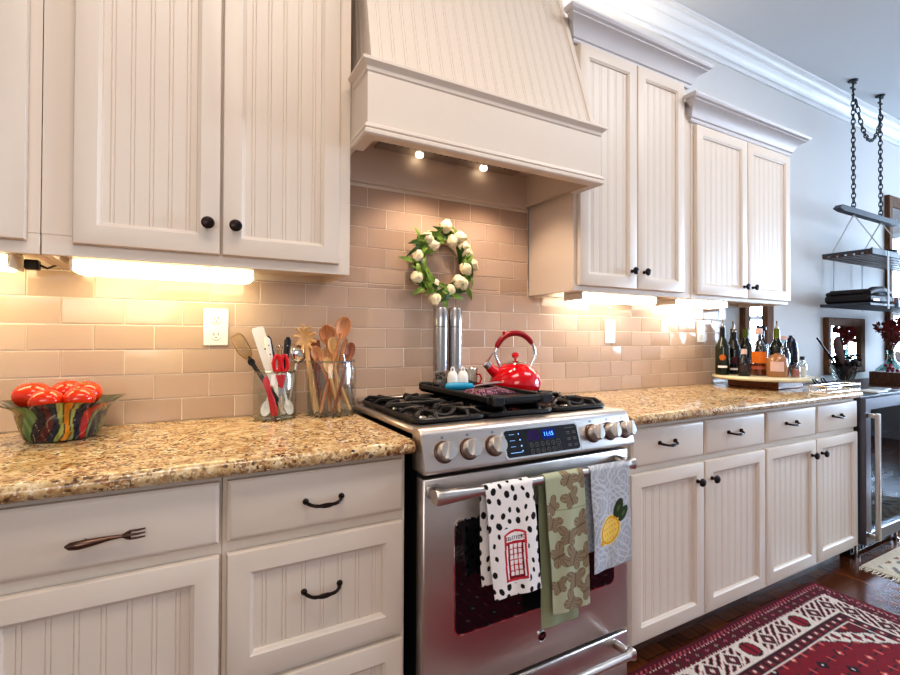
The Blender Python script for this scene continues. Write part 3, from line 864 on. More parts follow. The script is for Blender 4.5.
mill(.864, -.128, 'left of the two tall steel pepper mills behind the griddle', 1)
mill(.928, -.128, 'right of the two tall steel pepper mills behind the griddle', 2)
for (x, y, lab) in ((.884, -.190, 'white looped salt shaker in front of the mills, nearer the bowl'), (.929, -.190, 'white looped salt shaker next to the glass cup')):
    t = thing('salt_shaker', lab, 'shaker', (x, y, GZ+.008))
    z = GZ+.0082
    build('body', G().lathe([(0,z),(.017,z),(.0205,z+.003),(.0212,z+.020),(.0205,z+.045),(.0170,z+.060),(.010,z+.068),(0,z+.069)], 20, (x,y,0)), M_['white'], t)
    g = G().tube([(x-.007, y, z+.063)]+[(x-.007*math.cos(PI*i/8), y, z+.072+.011*math.sin(PI*i/8)) for i in range(9)]+[(x+.007, y, z+.063)], .003, 8)
    build('loop', g, M_['white'], t)
    g = G()
    for q in (-.006, .006): g.ball((x+q, y-.0207, z+.026), .0013, nu=6, nv=4)
    build('holes', g, M_['black'], t)
x, y = .990, -.150; z = GZ+.0082
t = thing('glass_cup', 'small clear cup with a red handle behind the griddle', 'cup', (x, y, z))
build('body', G().lathe([(0,z),(.022,z),(.0245,z+.004),(.0275,z+.072),(.0258,z+.072),(.0225,z+.006),(0,z+.005)], 24, (x,y,0)), M_['glass'], t)
build('rim', G().lathe([(.0272,z+.071),(.0284,z+.073),(.0272,z+.075),(.0255,z+.073)], 24, (x,y,0)), M_['chrome'], t)
g = G().tube([(x+.024,y,z+.050),(x+.040,y-.002,z+.048),(x+.047,y-.003,z+.032),(x+.040,y-.002,z+.014),(x+.023,y,z+.012)], .0036, 8)
tag(build('handle', g, M_['redp'], t), 'red handle')
# kettle
x, y, z = 1.170, -.200, .9798
k = thing('tea_kettle', 'shiny red enamel whistling kettle on the right rear burner', 'kettle', (x, y, z))
build('body', G().lathe([(0,z),(.088,z),(.099,z+.006),(.104,z+.020),(.1045,z+.034),(.098,z+.058),(.084,z+.080),(.064,z+.098),(.046,z+.107),(0,z+.110)], 36, (x,y,0)), M_['red'], k)
ld = build('lid', G().lathe([(.0475,z+.104),(.050,z+.107),(.046,z+.111),(.030,z+.116),(.012,z+.119),(0,z+.1195)], 28, (x,y,0)), M_['chrome'], k)
build('lid_knob', G().lathe([(.005,z+.118),(.005,z+.126),(.0125,z+.131),(.0155,z+.139),(.0125,z+.148),(.005,z+.1515),(0,z+.152)], 20, (x,y,0)), M_['red'], ld)
dv = Vector((-.93, .22, 0)).normalized()   # spout direction
c0 = Vector((x, y, z))
g = G().tube([c0+dv*.070+Vector((0,0,.060)), c0+dv*.098+Vector((0,0,.080)), c0+dv*.116+Vector((0,0,.097))], [.026,.021,.017], 16)
sp = build('spout', g, M_['red'], k)
g = G().tube([c0+dv*.114+Vector((0,0,.095)), c0+dv*.128+Vector((0,0,.108)), c0+dv*.131+Vector((0,0,.111))], [.0175,.0165,.012], 16)
build('spout_cap', g, M_['chrome'], sp)
ax = dv
def arch(a0, a1, r, zz, n=14): return [c0+ax*(r*math.cos(a0+(a1-a0)*i/n))+Vector((0,0,zz+r*1.02*math.sin(a0+(a1-a0)*i/n))) for i in range(n+1)]
R_ = .086; zc = .142
build('handle', G().tube(arch(.32, PI-.55, R_, zc), [.0085]+[.0115]*13+[.0085], 12), mat('dark_red_grip', S(146,14,26), .3), k)
for a, b, e in ((.34, -.10, Vector((0,0,.088))), (PI-.57, PI+.10, Vector((0,0,.086)))):
    pts = arch(a, b, R_, zc, 5); q = pts[-1]; d = (q-c0); d.z = 0; pts.append(c0+d*.80+e+Vector((0,0,.012)))
    pts.append(c0+d*.74+e)
    build('handle_bracket', G().tube(pts, .0068, 10), M_['chrome'], k)
g = G().tube([c0+ax*.084+Vector((0,0,.165)), c0+ax*.105+Vector((0,0,.138)), c0+ax*.124+Vector((0,0,.112))], [.0042,.0042,.005], 8)
build('spout_lever', g, M_['chrome'], k)
p = arch(.32, PI-.55, R_, zc)[4]
build('thumb_lever', G().tube([p, p+Vector((0,0,.016)), p+ax*.004+Vector((0,0,.022))], [.006,.006,.008], 8), M_['red'], k)
# blue-handled utensil and folded pot holder on the griddle
t = thing('turquoise_utensil', 'utensil with a fat turquoise grip lying on the griddle', 'utensil', (.90,-.26,1.005))
build('grip', G().tube([(.826,-.236,1.0115),(.832,-.238,1.012),(.855,-.248,1.0125),(.890,-.264,1.0125),(.915,-.274,1.012),(.922,-.277,1.0115)], [.006,.0125,.015,.0145,.0125,.007], 14), M_['blue'], t)
build('blade', G().tube([(.920,-.276,1.0125),(.955,-.276,1.016),(1.000,-.276,1.020),(1.035,-.276,1.022),(1.050,-.276,1.021)], [.005,.009,.012,.012,.007], 12, flat=.35), M_['rosegrey'], t)
def holder(u, v):
    X = .850+.165*u+.012*v; Y = -.430+.125*v+.020*u
    e = min(u, 1-u, v, 1-v)
    return (X, Y, .9975+.013*min(1, e*7)**.5+.004*math.sin(u*5+v*3)*min(1, e*6))
def hcol(u, v):
    s = math.sin(u*60+4*math.sin(v*16))*math.sin(v*34+3*math.sin(u*22))
    return S(44,24,34) if s < -.1 else (S(112,48,72) if s < .45 else S(176,140,154))
g = G().sheet(60, 40, holder, 0, hcol)
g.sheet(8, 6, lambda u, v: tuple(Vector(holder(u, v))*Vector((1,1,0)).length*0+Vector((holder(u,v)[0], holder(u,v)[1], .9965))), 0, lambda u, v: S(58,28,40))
tag(build('pot_holder', g, M_['col_cloth'], origin=(.95,-.41,.996), col=True, recalc=False), 'purple-pink patterned pot holder lying on the griddle front', 'pot holder')

# ------------------------------------------------------------------ towels on the oven handle
BARY, BARZ, BARR = -.703, .787, .0142
def ell(u, v, cu, cv, a, b, th):
    du, dv_ = u-cu, v-cv; c, s = math.cos(th), math.sin(th)
    return ((du*c+dv_*s)/a)**2+((-du*s+dv_*c)/b)**2
def towel(lab, x0, w, front, back, skew, bskew, paint, res, wave=.004, seed=0, plain=None):
    """front/back: hanging lengths below the bar; v=0 at the back hem, paint(u, d, is_front) d = distance from bar top"""
    arc = PI*BARR; L = back+arc+front
    nu = int(w/res); nv = int(L/res)
    def fn(a, b):
        s = b*L
        if s < back: d = back-s; y = BARY+BARR; z = BARZ-d; sg = 1; sk = bskew*d/back
        elif s < back+arc:
            q = (s-back)/BARR; y = BARY+BARR*math.cos(q); z = BARZ+BARR*math.sin(q); d = 0; sg = 0; sk = 0
        else: d = s-back-arc; y = BARY-BARR; z = BARZ-d; sg = -1; sk = skew*d/front
        k = min(1, d/.15)
        y += (wave*math.sin(a*4.2+seed+d*5)+.0022*math.sin(a*11+seed*2+d*9))*k*(1 if sg else 0)
        if sg > 0: y = min(BARY+BARR+.010, y+.002)
        else: y -= .003*k
        z2 = z + (.004*math.sin(a*3+seed)*k if sg else 0)
        return (x0+a*w+sk+.002*math.sin(d*22+seed)*k, y, z2)
    def cf(a, b):
        s = b*L; u = a*w
        if s < back+arc/2: return paint(u, back+arc/2-s, False)
        return paint(u, s-back-arc/2, True)
    g = G().sheet(nu, nv, fn, 0, cf)
    o = build('kitchen_towel', g, M_['col_cloth'], origin=(x0+w/2, BARY, BARZ+BARR), col=True, recalc=False, smooth=80)
    md = o.modifiers.new('thickness', 'SOLIDIFY'); md.thickness = .0016; md.offset = 0
    return tag(o, lab, 'towel', 'dish towels over the oven handle')
# 1: black dots and red telephone booth
rn = random.Random(11); SP = []
for _ in range(4000):
    c = (rn.uniform(-.002,.158), rn.uniform(-.01,.33))
    a = rn.uniform(.0072,.0118)
    if all((c[0]-q[0])**2+((c[1]-q[1])*.85)**2 > (.0185+ (a+q[2])*.25)**2 for q in SP): SP.append((c[0], c[1], a, a*rn.uniform(.52,.8), PI/2+rn.uniform(-.75,.5)))
FONT = {'T':'111010010010010','E':'111100110100111','L':'100100100100111','P':'110101110100100','H':'101101111101101','O':'111101101101111','N':'111111101101101'}
def booth(u, d):
    """local booth coordinates in metres: x right, y down from the arch top; None outside"""
    x = u-.046-(d-.135)*-.03; y = d-.150+ (u-.085)*.04
    W, H = .070, .128
    if x < 0 or x > W or y < -.012: return None
    arch_y = -.010*(1-((x-W/2)/(W/2))**2)
    if y < arch_y or y > H: return None
    R1, W1, K1, R2 = S(186,26,44), S(240,232,230), S(40,34,36), S(120,14,30)
    if x < .0065 or x > W-.0065 or y < arch_y+.0065 or y > H-.007: return R1 if (int((x+y)*500) % 4) else S(226,90,100)
    if y < .021:
        tx = x-(W-36*.00165)/2; i = int(tx/.00165); j = int((y-.0065)/.0021)
        if 0 <= i < 36 and 0 <= j < 5 and y >= .0065:
            ch, cx = divmod(i, 4)
            if cx < 3 and FONT['TELEPHONE'[ch]][j*3+cx] == '1': return K1
        return W1
    if y < .026: return R1
    if x < .011 or x > W-.011: return W1 if y > .03 else R1
    if x < .0155 or x > W-.0155 or y > H-.014: return R2
    px, py = (x-.0155)/(W-.031)*3, (y-.026)/(H-.040)*6
    if (px % 1) < .16 or (px % 1) > .9 or (py % 1) < .16: return R1
    return W1
def paint1(u, d, front):
    if front:
        b = booth(u, d)
        if b: return b
        bx = u-.046+(d-.135)*.03
        if -.004 < bx < .074 and .134 < d < .284: return S(238,232,228)
    else: u = .155-u
    dd = d if front else d+.011
    for (cu, cv, a, b_, th) in SP:
        if abs(u-cu) < .013 and abs(dd-cv) < .013 and ell(u, dd, cu, cv, a, b_, th) < 1: return S(24,20,20)
    return S(238,231,226)
towel('white dish towel with black dots and a red telephone booth', .689, .155, .295, .268, .030, .012, paint1, .0013, seed=.4)
# 2: sage green with brown butterflies
BF = [(.084,.030,.030,.5),(.090,.085,.030,-.4),(.140,.035,.026,.9),(.020,.100,.026,-.8),(.018,.150,.028,.3),(.127,.165,.034,1.3),(.070,.190,.032,.2),(.030,.245,.034,1.2),(.090,.258,.036,.5),(.140,.262,.033,1.1),(.024,.330,.026,-.3),(.090,.322,.034,.0),(.072,.385,.034,.8),(.138,.360,.032,1.2)]
def wing(u, d, cx, cy, s, th):
    c, sn = math.cos(th), math.sin(th); x = (u-cx)*c+(d-cy)*sn; y = -(u-cx)*sn+(d-cy)*c
    x /= s; y /= s
    best = 9
    for (ox, oy, a, b_, t) in ((.45,-.28,.50,.34,-.5),(-.45,-.28,.50,.34,.5),(.32,.30,.34,.30,.6),(-.32,.30,.34,.30,-.6)):
        best = min(best, ell(x, y, ox, oy, a, b_, t))
    if abs(x) < .05 and abs(y) < .5: return S(104,88,70)
    if best < 1:
        v = math.sin(math.atan2(y, x)*14)
        return S(118,102,80) if best > .80 or v > .82 else (S(146,128,102) if v < .3 else S(136,118,93))
    return None
def paint2(u, d, front):
    if front:
        for q in BF:
            if abs(u-q[0]) < .05 and abs(d-q[1]) < .05:
                r = wing(u, d, q[0], q[1], q[2]*1.32, q[3])
                if r: return r
        n = .5+.5*math.sin(u*900)*math.sin(d*900)
        if abs(d-.112) < .0018: return S(140,150,112)
        return S(172+5*n,175+5*n,148)
    return S(150,156,124)
towel('sage green dish towel printed with brown butterflies', .889, .147, .385, .438, .028, .014, paint2, .0015, seed=2.1)
# 3: grey swirls and a lemon
def paint3(u, d, front):
    x, y = u*1.0, d
    if front:
        c, s = math.cos(-.75), math.sin(-.75); lx = ((u-.072)*c+(d-.205)*s)/1.35; ly = (-(u-.072)*s+(d-.205)*c)/1.35
        e = (lx/.0325)**2+(ly/.0285)**2
        tip = ell(lx, ly, -.033, 0, .009, .007, 0)
        le = ell(u, d, .112, .146, .032, .018, -1.05); le2 = ell(u, d, .132, .166, .028, .016, -.75)
        if e < 1 or tip < 1:
            if e > .74: return S(214,160,24)
            v = math.sin(lx*420)*math.sin(ly*420+lx*160)
            return S(240,206,80) if v > -.1 else S(236,196,150) if v > -.5 else S(222,172,40)
        if le < 1 or le2 < 1: return S(44,60,26) if min(le, le2) > .12 else S(78,96,44)
        if e < 1.25: return S(226,206,150)
    f = 0
    for (cx, cy) in ((.04,.03),(.13,.07),(.02,.12),(.11,.15),(.05,.22),(.14,.25),(.03,.31)):
        r = math.hypot(u-cx, (d-cy)*.8); a = math.atan2(d-cy, u-cx)
        if r < .062:
            f = max(f, 1 if math.sin(r*430+2.2*math.sin(a*3+cx*60)) > .72 else 0)
    if abs(math.sin(u*70+3*math.sin(d*38))) > .965: f = 1
    return S(196,199,204) if f else S(170,174,180)
towel('grey swirl-patterned dish towel with an embroidered yellow lemon', 1.064, .166, .300, .25, .010, .012, paint3, .0015, seed=4.0)
# ================================================================== LEFT WORKTOP
CZ = .9213
# painted bowl with five tomatoes
bx, by = -.285, -.163
bo = Vector((bx, by, CZ))
PALC = [S(70,104,56), S(40,56,84), S(96,34,40), S(150,160,84), S(206,140,40), S(34,44,70), S(176,30,40), S(150,158,110), S(72,62,60), S(60,110,84), S(44,70,60), S(110,40,44)]
def bowl_r(t): # outer profile, t 0 base .. 1 rim
    return (.076+.030*t**.7+.030*max(0, (t-.66)/.34)**1.7, .004+.098*t)
STR = [(.00,S(60,84,60)),(.06,S(34,50,80)),(.12,S(120,50,40)),(.20,S(150,160,96)),(.30,S(40,60,80)),(.40,S(150,60,44)),(.50,S(64,96,64)),
       (.535,S(58,30,36)),(.575,S(44,72,46)),(.625,S(96,136,86)),(.672,S(36,34,54)),(.700,S(92,38,44)),(.732,S(34,48,72)),(.752,S(164,168,92)),(.775,S(216,140,34)),(.800,S(160,166,100)),(.818,S(26,30,56)),(.845,S(176,26,36)),(.885,S(120,124,92)),(.905,S(60,66,76)),(.945,S(70,100,72)),(1.01,S(60,84,60))]
def bcol(a, t):
    w = (a + .014*math.sin(t*4.2+a*21) + .0025*math.sin(t*11+a*50) + (t-.5)*-.035) % 1.0
    k = 0
    while k+1 < len(STR) and STR[k+1][0] <= w: k += 1
    c = STR[k][1]; f = (w-STR[k][0])
    if f < .0045: return S(22,22,34)
    e = .5+.5*math.sin(a*120+2.5*math.sin(t*5+a*25)); q = .72+.50*e
    if e > .992: return S(150,140,110)
    return (min(1, c[0]*q), min(1, c[1]*q), min(1, c[2]*q), 1)
def bpt(a, t):
    r, z = bowl_r(t); th = 2*PI*a; r += .006*math.sin(th*5)*max(0, (t-.6)/.4); z += .004*math.sin(th*4+1)*max(0, (t-.7)/.3)
    return bo+Vector((r*math.cos(th), r*math.sin(th), z))
g = G().sheet(240, 40, bpt, 0, bcol, wrap=True)
def bin_(a, t):
    p = bpt(a, 1-t); q = p-bo; rr = math.hypot(q.x, q.y); s = (rr-.0045)/rr
    return bo+Vector((q.x*s, q.y*s, max(q.z-.001*(1 if t > .02 else 0), .011)))
g.sheet(120, 14, bin_, 0, lambda a, t: S(66,76,60) if t > .06 else S(92,84,60), wrap=True)
n_ = len(g.v); g.lathe([(0,0),(.072,0),(.076,.004)], 60, bo, m=0); g.lathe([(0,.011),(.073,.011)], 60, bo, m=0)
for i in range(n_, len(g.v)): g.col[i] = S(50,56,50)
tag(build('fruit_bowl', g, M_['col_gloss'], origin=bo, col=True, recalc=False), 'hand-painted swirl-glazed bowl holding five tomatoes', 'bowl')
TOM = [(-.350,-.150,.114,.042,'tall tomato at the left rim of the bowl'), (-.289,-.100,.114,.039,'tomato at the back of the bowl, half hidden by the left one'),
       (-.306,-.232,.104,.037,'low tomato at the front left of the bowl'), (-.238,-.158,.114,.0385,'tomato in the middle right of the bowl'), (-.240,-.232,.108,.035,'low tomato at the right front of the bowl')]
def tomato_mesh():
    g = G(); 
    def f(a, b):
        th = 2*PI*a; ph = PI*(b-.5); r = math.cos(ph)*(1+.025*math.cos(5*th)); z = math.sin(ph)*.84
        if b > .86: z -= .22*((b-.86)/.14)**1.6
        return (r*math.cos(th), r*math.sin(th), z)
    g.sheet(28, 16, f, wrap=True); return g
t0 = None
for (x, y, dz, r, lab) in TOM:
    Mx = Matrix.Translation((x, y, CZ+dz)) @ Matrix.Rotation(x*40, 4, 'Z') @ Matrix.Rotation(.35*math.sin(x*90), 4, 'X') @ Matrix.Scale(r, 4)
    if t0 is None:
        t0 = thing('tomato', lab, 'tomato', (0,0,0), None, 'tomatoes in the painted bowl')
        build('skin', tomato_mesh(), M_['tomato'], t0, local=True, smooth=80)
        g = G()
        for k in range(5):
            a = 2*PI*k/5; g.tube([(0,0,.66),(.16*math.cos(a),.16*math.sin(a),.72),(.36*math.cos(a),.36*math.sin(a),.76)], [.05,.06,.01], 5, flat=.4)
        build('calyx', g, M_['calyx'], t0, local=True)
        t0.matrix_world = Mx
    else: dup(t0, None, Mx, lab)

# glass jars
def jar(x, y, r, h, lab, cat='jar'):
    o = (x, y, CZ)
    t = thing('glass_jar', lab, cat, o)
    z = CZ
    g = G().lathe([(0,z),(r*.92,z),(r,z+.006),(r*1.01,z+h*.5),(r,z+h*.86),(r*.955,z+h*.93),(r*.955,z+h)], 40, (x,y,0))
    build('body', g, M_['glass'], t, recalc=False)
    g = G().lathe([(r*.955,z+h-.004),(r*.985,z+h-.001),(r*.985,z+h+.002),(r*.955,z+h+.004),(r*.935,z+h+.002),(r*.935,z+h-.002)], 40, (x,y,0))
    build('rim', g, M_['glassrim'], t)
    build('foot', G().lathe([(0,z+.001),(r*.93,z+.001),(r*.98,z+.005),(r*.9,z+.0085),(0,z+.0085)], 40, (x,y,0)), M_['glassrim'], t)
    return t
jar(.258, -.105, .067, .155, 'clear glass jar of red, black and white kitchen tools')
jar(.448, -.102, .082, .185, 'wider clear glass jar of wooden spoons nearest the stove')

UG = {'L': 'tools in the left glass jar', 'R': 'wooden spoons in the right glass jar'}
def put(name, lab, cat, base, tip, parts, grp, roll=0.):
    """parts: list of (part name, G in local frame with z from base to tip, material)"""
    R = frame_from(base, tip) @ Matrix.Rotation(roll, 3, 'Z')
    if len(parts) == 1:
        o = build(name, parts[0][1], parts[0][2], local=True)
        o.matrix_world = Matrix.Translation(base) @ R.to_4x4()
        return tag(o, lab, cat, grp)
    t = thing(name, lab, cat, base, R, grp)
    for n, g, m in parts: build(n, g, m, t, local=True)
    return t
def Ln(a, b): return (Vector(b)-Vector(a)).length
def spoon(L, hw, hl, r0=.0055, deep=.5):
    g = G()
    g.tube([(0,0,0),(0,0,.01),(0,0,L*.5),(0,0,L-2*hl+.004),(0,0,L-2*hl+.02)], [r0*.7,r0,r0*.95,r0*.9,r0*1.2], 10)
    # bowl: shallow cup opening to -y
    def f(a, b):
        th = 2*PI*a; q = b; ex = hw*q*math.cos(th)*(1+.12*math.sin(th)); ez = hl*q*math.sin(th)
        return (ex, -.004+hw*deep*(1-q*q)*.75, L-hl+ez)
    def f2(a, b):
        p = f(a, b); return (p[0]*1.03, p[1]+.0035, L-hl+(p[2]-L+hl)*1.03)
    g.sheet(24, 6, f, wrap=True); g.sheet(24, 6, f2, wrap=True)
    rim = [Vector(f(k/24, 1))+Vector((0,.0018,0)) for k in range(24)]
    g.tube(rim, .0024, 6, closed=True)
    return g
def handle(L0, L1, w, th=.6, m=None): 
    return G().tube([(0,0,L0),(0,0,L0+.004),(0,0,(L0+L1)*.5),(0,0,L1-.006),(0,0,L1)], [w*.5,w*.9,w,w*.95,w*.4], 12, flat=th)
W1, W2, W3 = M_['spoonwood'], M_['spoonpale'], M_['spoondark']
zb = CZ+.0125
# right jar ------------------------------------------------------
def wood_spoon(lab, base, tip, hw, hl, m, r0=.0055, roll=0.): put('wooden_spoon', lab, 'spoon', base, tip, [('spoon', spoon(Ln(base, tip), hw, hl, r0), m)], UG['R'], roll)
wood_spoon('largest wooden spoon, standing tallest and leaning right across its jar', (.398,-.140,zb), (.497,-.098,1.262), .0255, .041, W1, .006)
wood_spoon('round-headed wooden spoon just left of the tallest spoon', (.438,-.108,zb), (.436,-.078,1.232), .0265, .034, W1)
wood_spoon('small pale wooden spoon in front of the round-headed one', (.470,-.120,zb), (.447,-.102,1.190), .0165, .030, W2)
wood_spoon('narrow wooden spoon seen edge-on at the right of the jar', (.445,-.065,zb), (.508,-.062,1.185), .0130, .040, W1, .0055, .7)
wood_spoon('deep wooden ladle sunk low in the jar, bowl behind the glass', (.505,-.130,zb), (.432,-.072,1.150), .033, .036, W2, .0065)
wood_spoon('wooden spoon standing head down at the back of the jar', (.480,-.062,zb), (.520,-.060,1.128), .015, .028, W1)
L = .245
g = G().tube([(0,0,0),(0,0,L*.55)], .0062, 10).prism([(-.006,L*.5),(.006,L*.5),(.021,L*.70),(.019,L),(-.019,L),(-.021,L*.70)], -.0026, .0026, 'xz')
put('wooden_spatula', 'dark flat wooden spatula behind the round-headed spoon', 'spatula', (.425,-.048,zb), (.398,-.046,1.180), [('spatula', g, W3)], UG['R'])
# spaghetti fork
base, tip = (.392,-.110,zb), (.352,-.080,1.232); L = Ln(base, tip)
g = G().tube([(0,0,0),(0,0,.01),(0,0,.05),(0,0,L*.62),(0,0,L*.74)], [.008,.0105,.0105,.0075,.010], 10, flat=.5)
def pf_(a, b):
    th = 2*PI*a; return (.026*b*math.cos(th), .007*(1-b*b), L-.045+.034*b*math.sin(th))
g.sheet(20, 4, pf_, wrap=True); g.sheet(20, 4, lambda a, b: (pf_(a,b)[0], pf_(a,b)[1]+.004, pf_(a,b)[2]), wrap=True)
for k in range(9):
    a = -.35*PI+1.7*PI*k/8; p = Vector((.026*math.cos(a), 0, L-.045+.034*math.sin(a)))
    d = Vector((math.cos(a), -.5, math.sin(a))).normalized(); g.tube([p-d*.008, p+d*.006, p+d*.014], [.0052,.005,.0042], 7)
g.lathe([(0,-.0056),(.0028,-.0056)], 8, (0,-.0060,.03), '-y')
put('spaghetti_fork', 'pale wooden spaghetti fork with prongs leaning left over the jar rim', 'spaghetti fork', base, tip, [('fork', g, W2)], UG['R'])
g = handle(0, .17, .006, .7); g2 = G().tube([(0,0,.165),(0,0,.20)], .004, 8)
put('steel_utensil', 'grey steel utensil handle at the right inside the spoon jar', 'utensil', (.520,-.110,zb), (.492,-.105,1.10), [('handle', g, M_['satin']), ('shaft', g2, M_['steel2'])], UG['R'])
wood_spoon('short pale wooden spoon crossing low behind the tallest spoon', (.462,-.150,zb), (.420,-.125,1.118), .014, .026, W2)
wood_spoon('wooden spoon leaning left over the rim beside the spaghetti fork', (.470,-.125,zb), (.378,-.128,1.158), .017, .030, W1)
wood_spoon('dark wooden spoon at the back right of the jar', (.440,-.155,zb), (.512,-.125,1.170), .016, .032, W3)
# left jar ------------------------------------------------------
base, tip = (.290,-.088,zb), (.138,-.080,1.195); L = Ln(base, tip)
g = G()
for k in range(7):
    x = -.018+.006*k; g.tube([(x*.5,0,L-.082),(x,0,L-.06),(x,0,L-.012),(x*.8,.003,L)], .0013, 5)
g.tube([(-.010,0,L-.084),(-.019,0,L-.06),(-.019,0,L-.012),(-.013,.003,L),(.013,.003,L),(.019,0,L-.012),(.019,0,L-.06),(.010,0,L-.084)], .0022, 6, closed=True)
put('slotted_turner', 'wire slotted turner sticking out furthest left of the tool jar', 'turner', base, tip, [('head', g, M_['brass']), ('handle', handle(.0, L-.08, .0062, .6), M_['black'])], UG['L'])
base, tip = (.286,-.112,zb), (.203,-.090,1.222); L = Ln(base, tip)
g = G().prism([(-.010,.10),(.010,.10),(.017,.17),(.0195,L-.01),(.016,L),(-.016,L),(-.0195,L-.01),(-.017,.17)], -.0015, .0015, 'xz')
g2 = G()
for zz in (.165, .225): g2.ball((.004, -.0012, zz), .0035, .0012, .0035, 8, 5)
put('white_spatula', 'flat white spatula with two dark rivets, tallest in the tool jar', 'spatula', base, tip, [('blade', g, M_['white']), ('rivets', g2, M_['black']), ('handle', handle(0, .11, .008, .5), M_['white'])], UG['L'])
base, tip = (.296,-.118,zb), (.182,-.110,1.112); L = Ln(base, tip)
g = handle(.05, L-.008, .007, .5); g.tube([(.008*math.cos(2*PI*k/10), 0, L-.004+.010*math.sin(2*PI*k/10)) for k in range(10)], .0035, 7, closed=True)
put('black_utensil', 'black handle with a hanging ring at the left of the tool jar', 'utensil', base, tip, [('handle', g, M_['black']), ('shaft', G().tube([(0,0,0),(0,0,.06)], .003, 7), M_['steel2'])], UG['L'])
def knife(lab, base, tip, spine):
    L = Ln(base, tip)
    g = G().tube([(0,0,L-.115),(0,0,L-.105),(0,0,L-.06),(0,0,L-.012),(0,0,L)], [.006,.0105,.0095,.0115,.005], 12, flat=.55)
    r = G()
    for q in (-.09,-.06,-.03): r.ball((0,-.0052,L+q), .0024, .0014, .0024, 8, 4)
    b = G().prism([(-.009,L-.11),(.009,L-.11),(.009,.03),(0,0),(-.004,.02)], -.0009, .0009, 'xz')
    ps = [('handle', g, spine), ('rivets', r, M_['steel2'] if spine is not M_['white'] else M_['black']), ('blade', b, M_['chrome'])]
    if spine is M_['white']: ps.append(('spine', G().tube([(.0085,0,L-.11),(.0095,0,L-.06),(.009,0,L-.01),(.002,0,L+.001)], .0042, 8), M_['black']))
    put('kitchen_knife', lab, 'knife', base, tip, ps, UG['L'])
knife('knife with a white and black riveted handle, blade down in the jar', (.278,-.105,zb), (.232,-.098,1.192), M_['white'])
knife('knife with an all-black handle at the right of the red scissors', (.282,-.085,zb), (.303,-.080,1.190), M_['black'])
base, tip = (.276,-.125,zb), (.271,-.130,1.128); L = Ln(base, tip)
ps = []
for s in (-1, 1):
    g = G().tube([(s*.0115+.0105*math.cos(a)*.92, 0, L-.026+.027*math.sin(a)) for a in [2*PI*k/18 for k in range(18)]], .0066, 9, closed=True, flat=.8)
    g.tube([(s*.008,0,L-.062),(s*.004,0,L-.085),(0,0,L-.105)], [.0085,.0075,.006], 9, flat=.7)
    ps.append(('handle', g, M_['redp']))
    ps.append(('blade', G().prism([(s*.001,L-.10),(s*.010,L-.10),(s*.006,.03),(0,.0)], -.0006-s*.0012, .0006-s*.0012, 'xz'), M_['chrome']))
put('kitchen_scissors', 'red-handled kitchen scissors standing in the tool jar', 'scissors', base, tip, ps, UG['L'])
base, tip = (.252,-.150,zb+.002), (.222,-.142,1.062); L = Ln(base, tip)
put('red_spatula', 'red silicone spoon handle inside the front of the tool jar', 'utensil', base, tip, [('handle', G().tube([(0,0,0),(0,0,.01),(.002,0,.05),(0,0,L*.6),(-.001,0,L-.012),(0,0,L)], [.006,.0115,.0105,.0085,.0100,.005], 12, flat=.5), M_['redp'])], UG['L'])
base, tip = (.302,-.080,zb), (.348,-.062,1.168); L = Ln(base, tip)
g = G().ball((0,0,L-.036), .034, .024, .034, 20, 12)
for k in range(5): g.tube([(.0345*math.cos(a)*math.cos(k*PI/5), .0245*math.cos(a)*math.sin(k*PI/5), L-.036+.0345*math.sin(a)) for a in [2*PI*q/20 for q in range(20)]], .0012, 5, closed=True)
put('steel_ladle', 'shiny steel ladle bowl rising between the two jars', 'ladle', base, tip, [('bowl', g, M_['chrome']), ('handle', handle(0, L-.055, .0048, .6), M_['satin'])], UG['L'])
base, tip = (.262,-.070,zb), (.277,-.062,1.168); L = Ln(base, tip)
g = G()
for k in range(4):
    c, s = math.cos(k*PI/4), math.sin(k*PI/4)
    g.tube([(.003*c,.003*s,L-.09)]+[(.016*math.sin(PI*q/12)*c, .016*math.sin(PI*q/12)*s, L-.085+.085*(1-math.cos(PI*q/12))/2) for q in range(1, 12)]+[(0,0,L)]+[(-.016*math.sin(PI*q/12)*c, -.016*math.sin(PI*q/12)*s, L-.085+.085*(1-math.cos(PI*q/12))/2) for q in range(11, 0, -1)]+[(-.003*c,-.003*s,L-.09)], .0009, 5)
put('whisk', 'small wire whisk at the back of the tool jar', 'whisk', base, tip, [('wires', g, M_['chrome']), ('handle', handle(0, L-.085, .0055, 1.), M_['steel2'])], UG['L'])
for (lab, b_, t_, hw) in (('white plastic spoon leaning left inside the tool jar', (.222,-.118,zb), (.262,-.085,1.085), .013), ('white plastic spoon leaning right inside the tool jar', (.306,-.118,zb), (.268,-.098,1.080), .012)):
    L = Ln(b_, t_); g = spoon(L, hw, .024, .0048, .4)
    g.X = None
    for i, v in enumerate(g.v): g.v[i] = Vector((v.x, v.y, L-v.z))
    put('white_spoon', lab, 'spoon', b_, t_, [('spoon', g, M_['white'])], UG['L'])
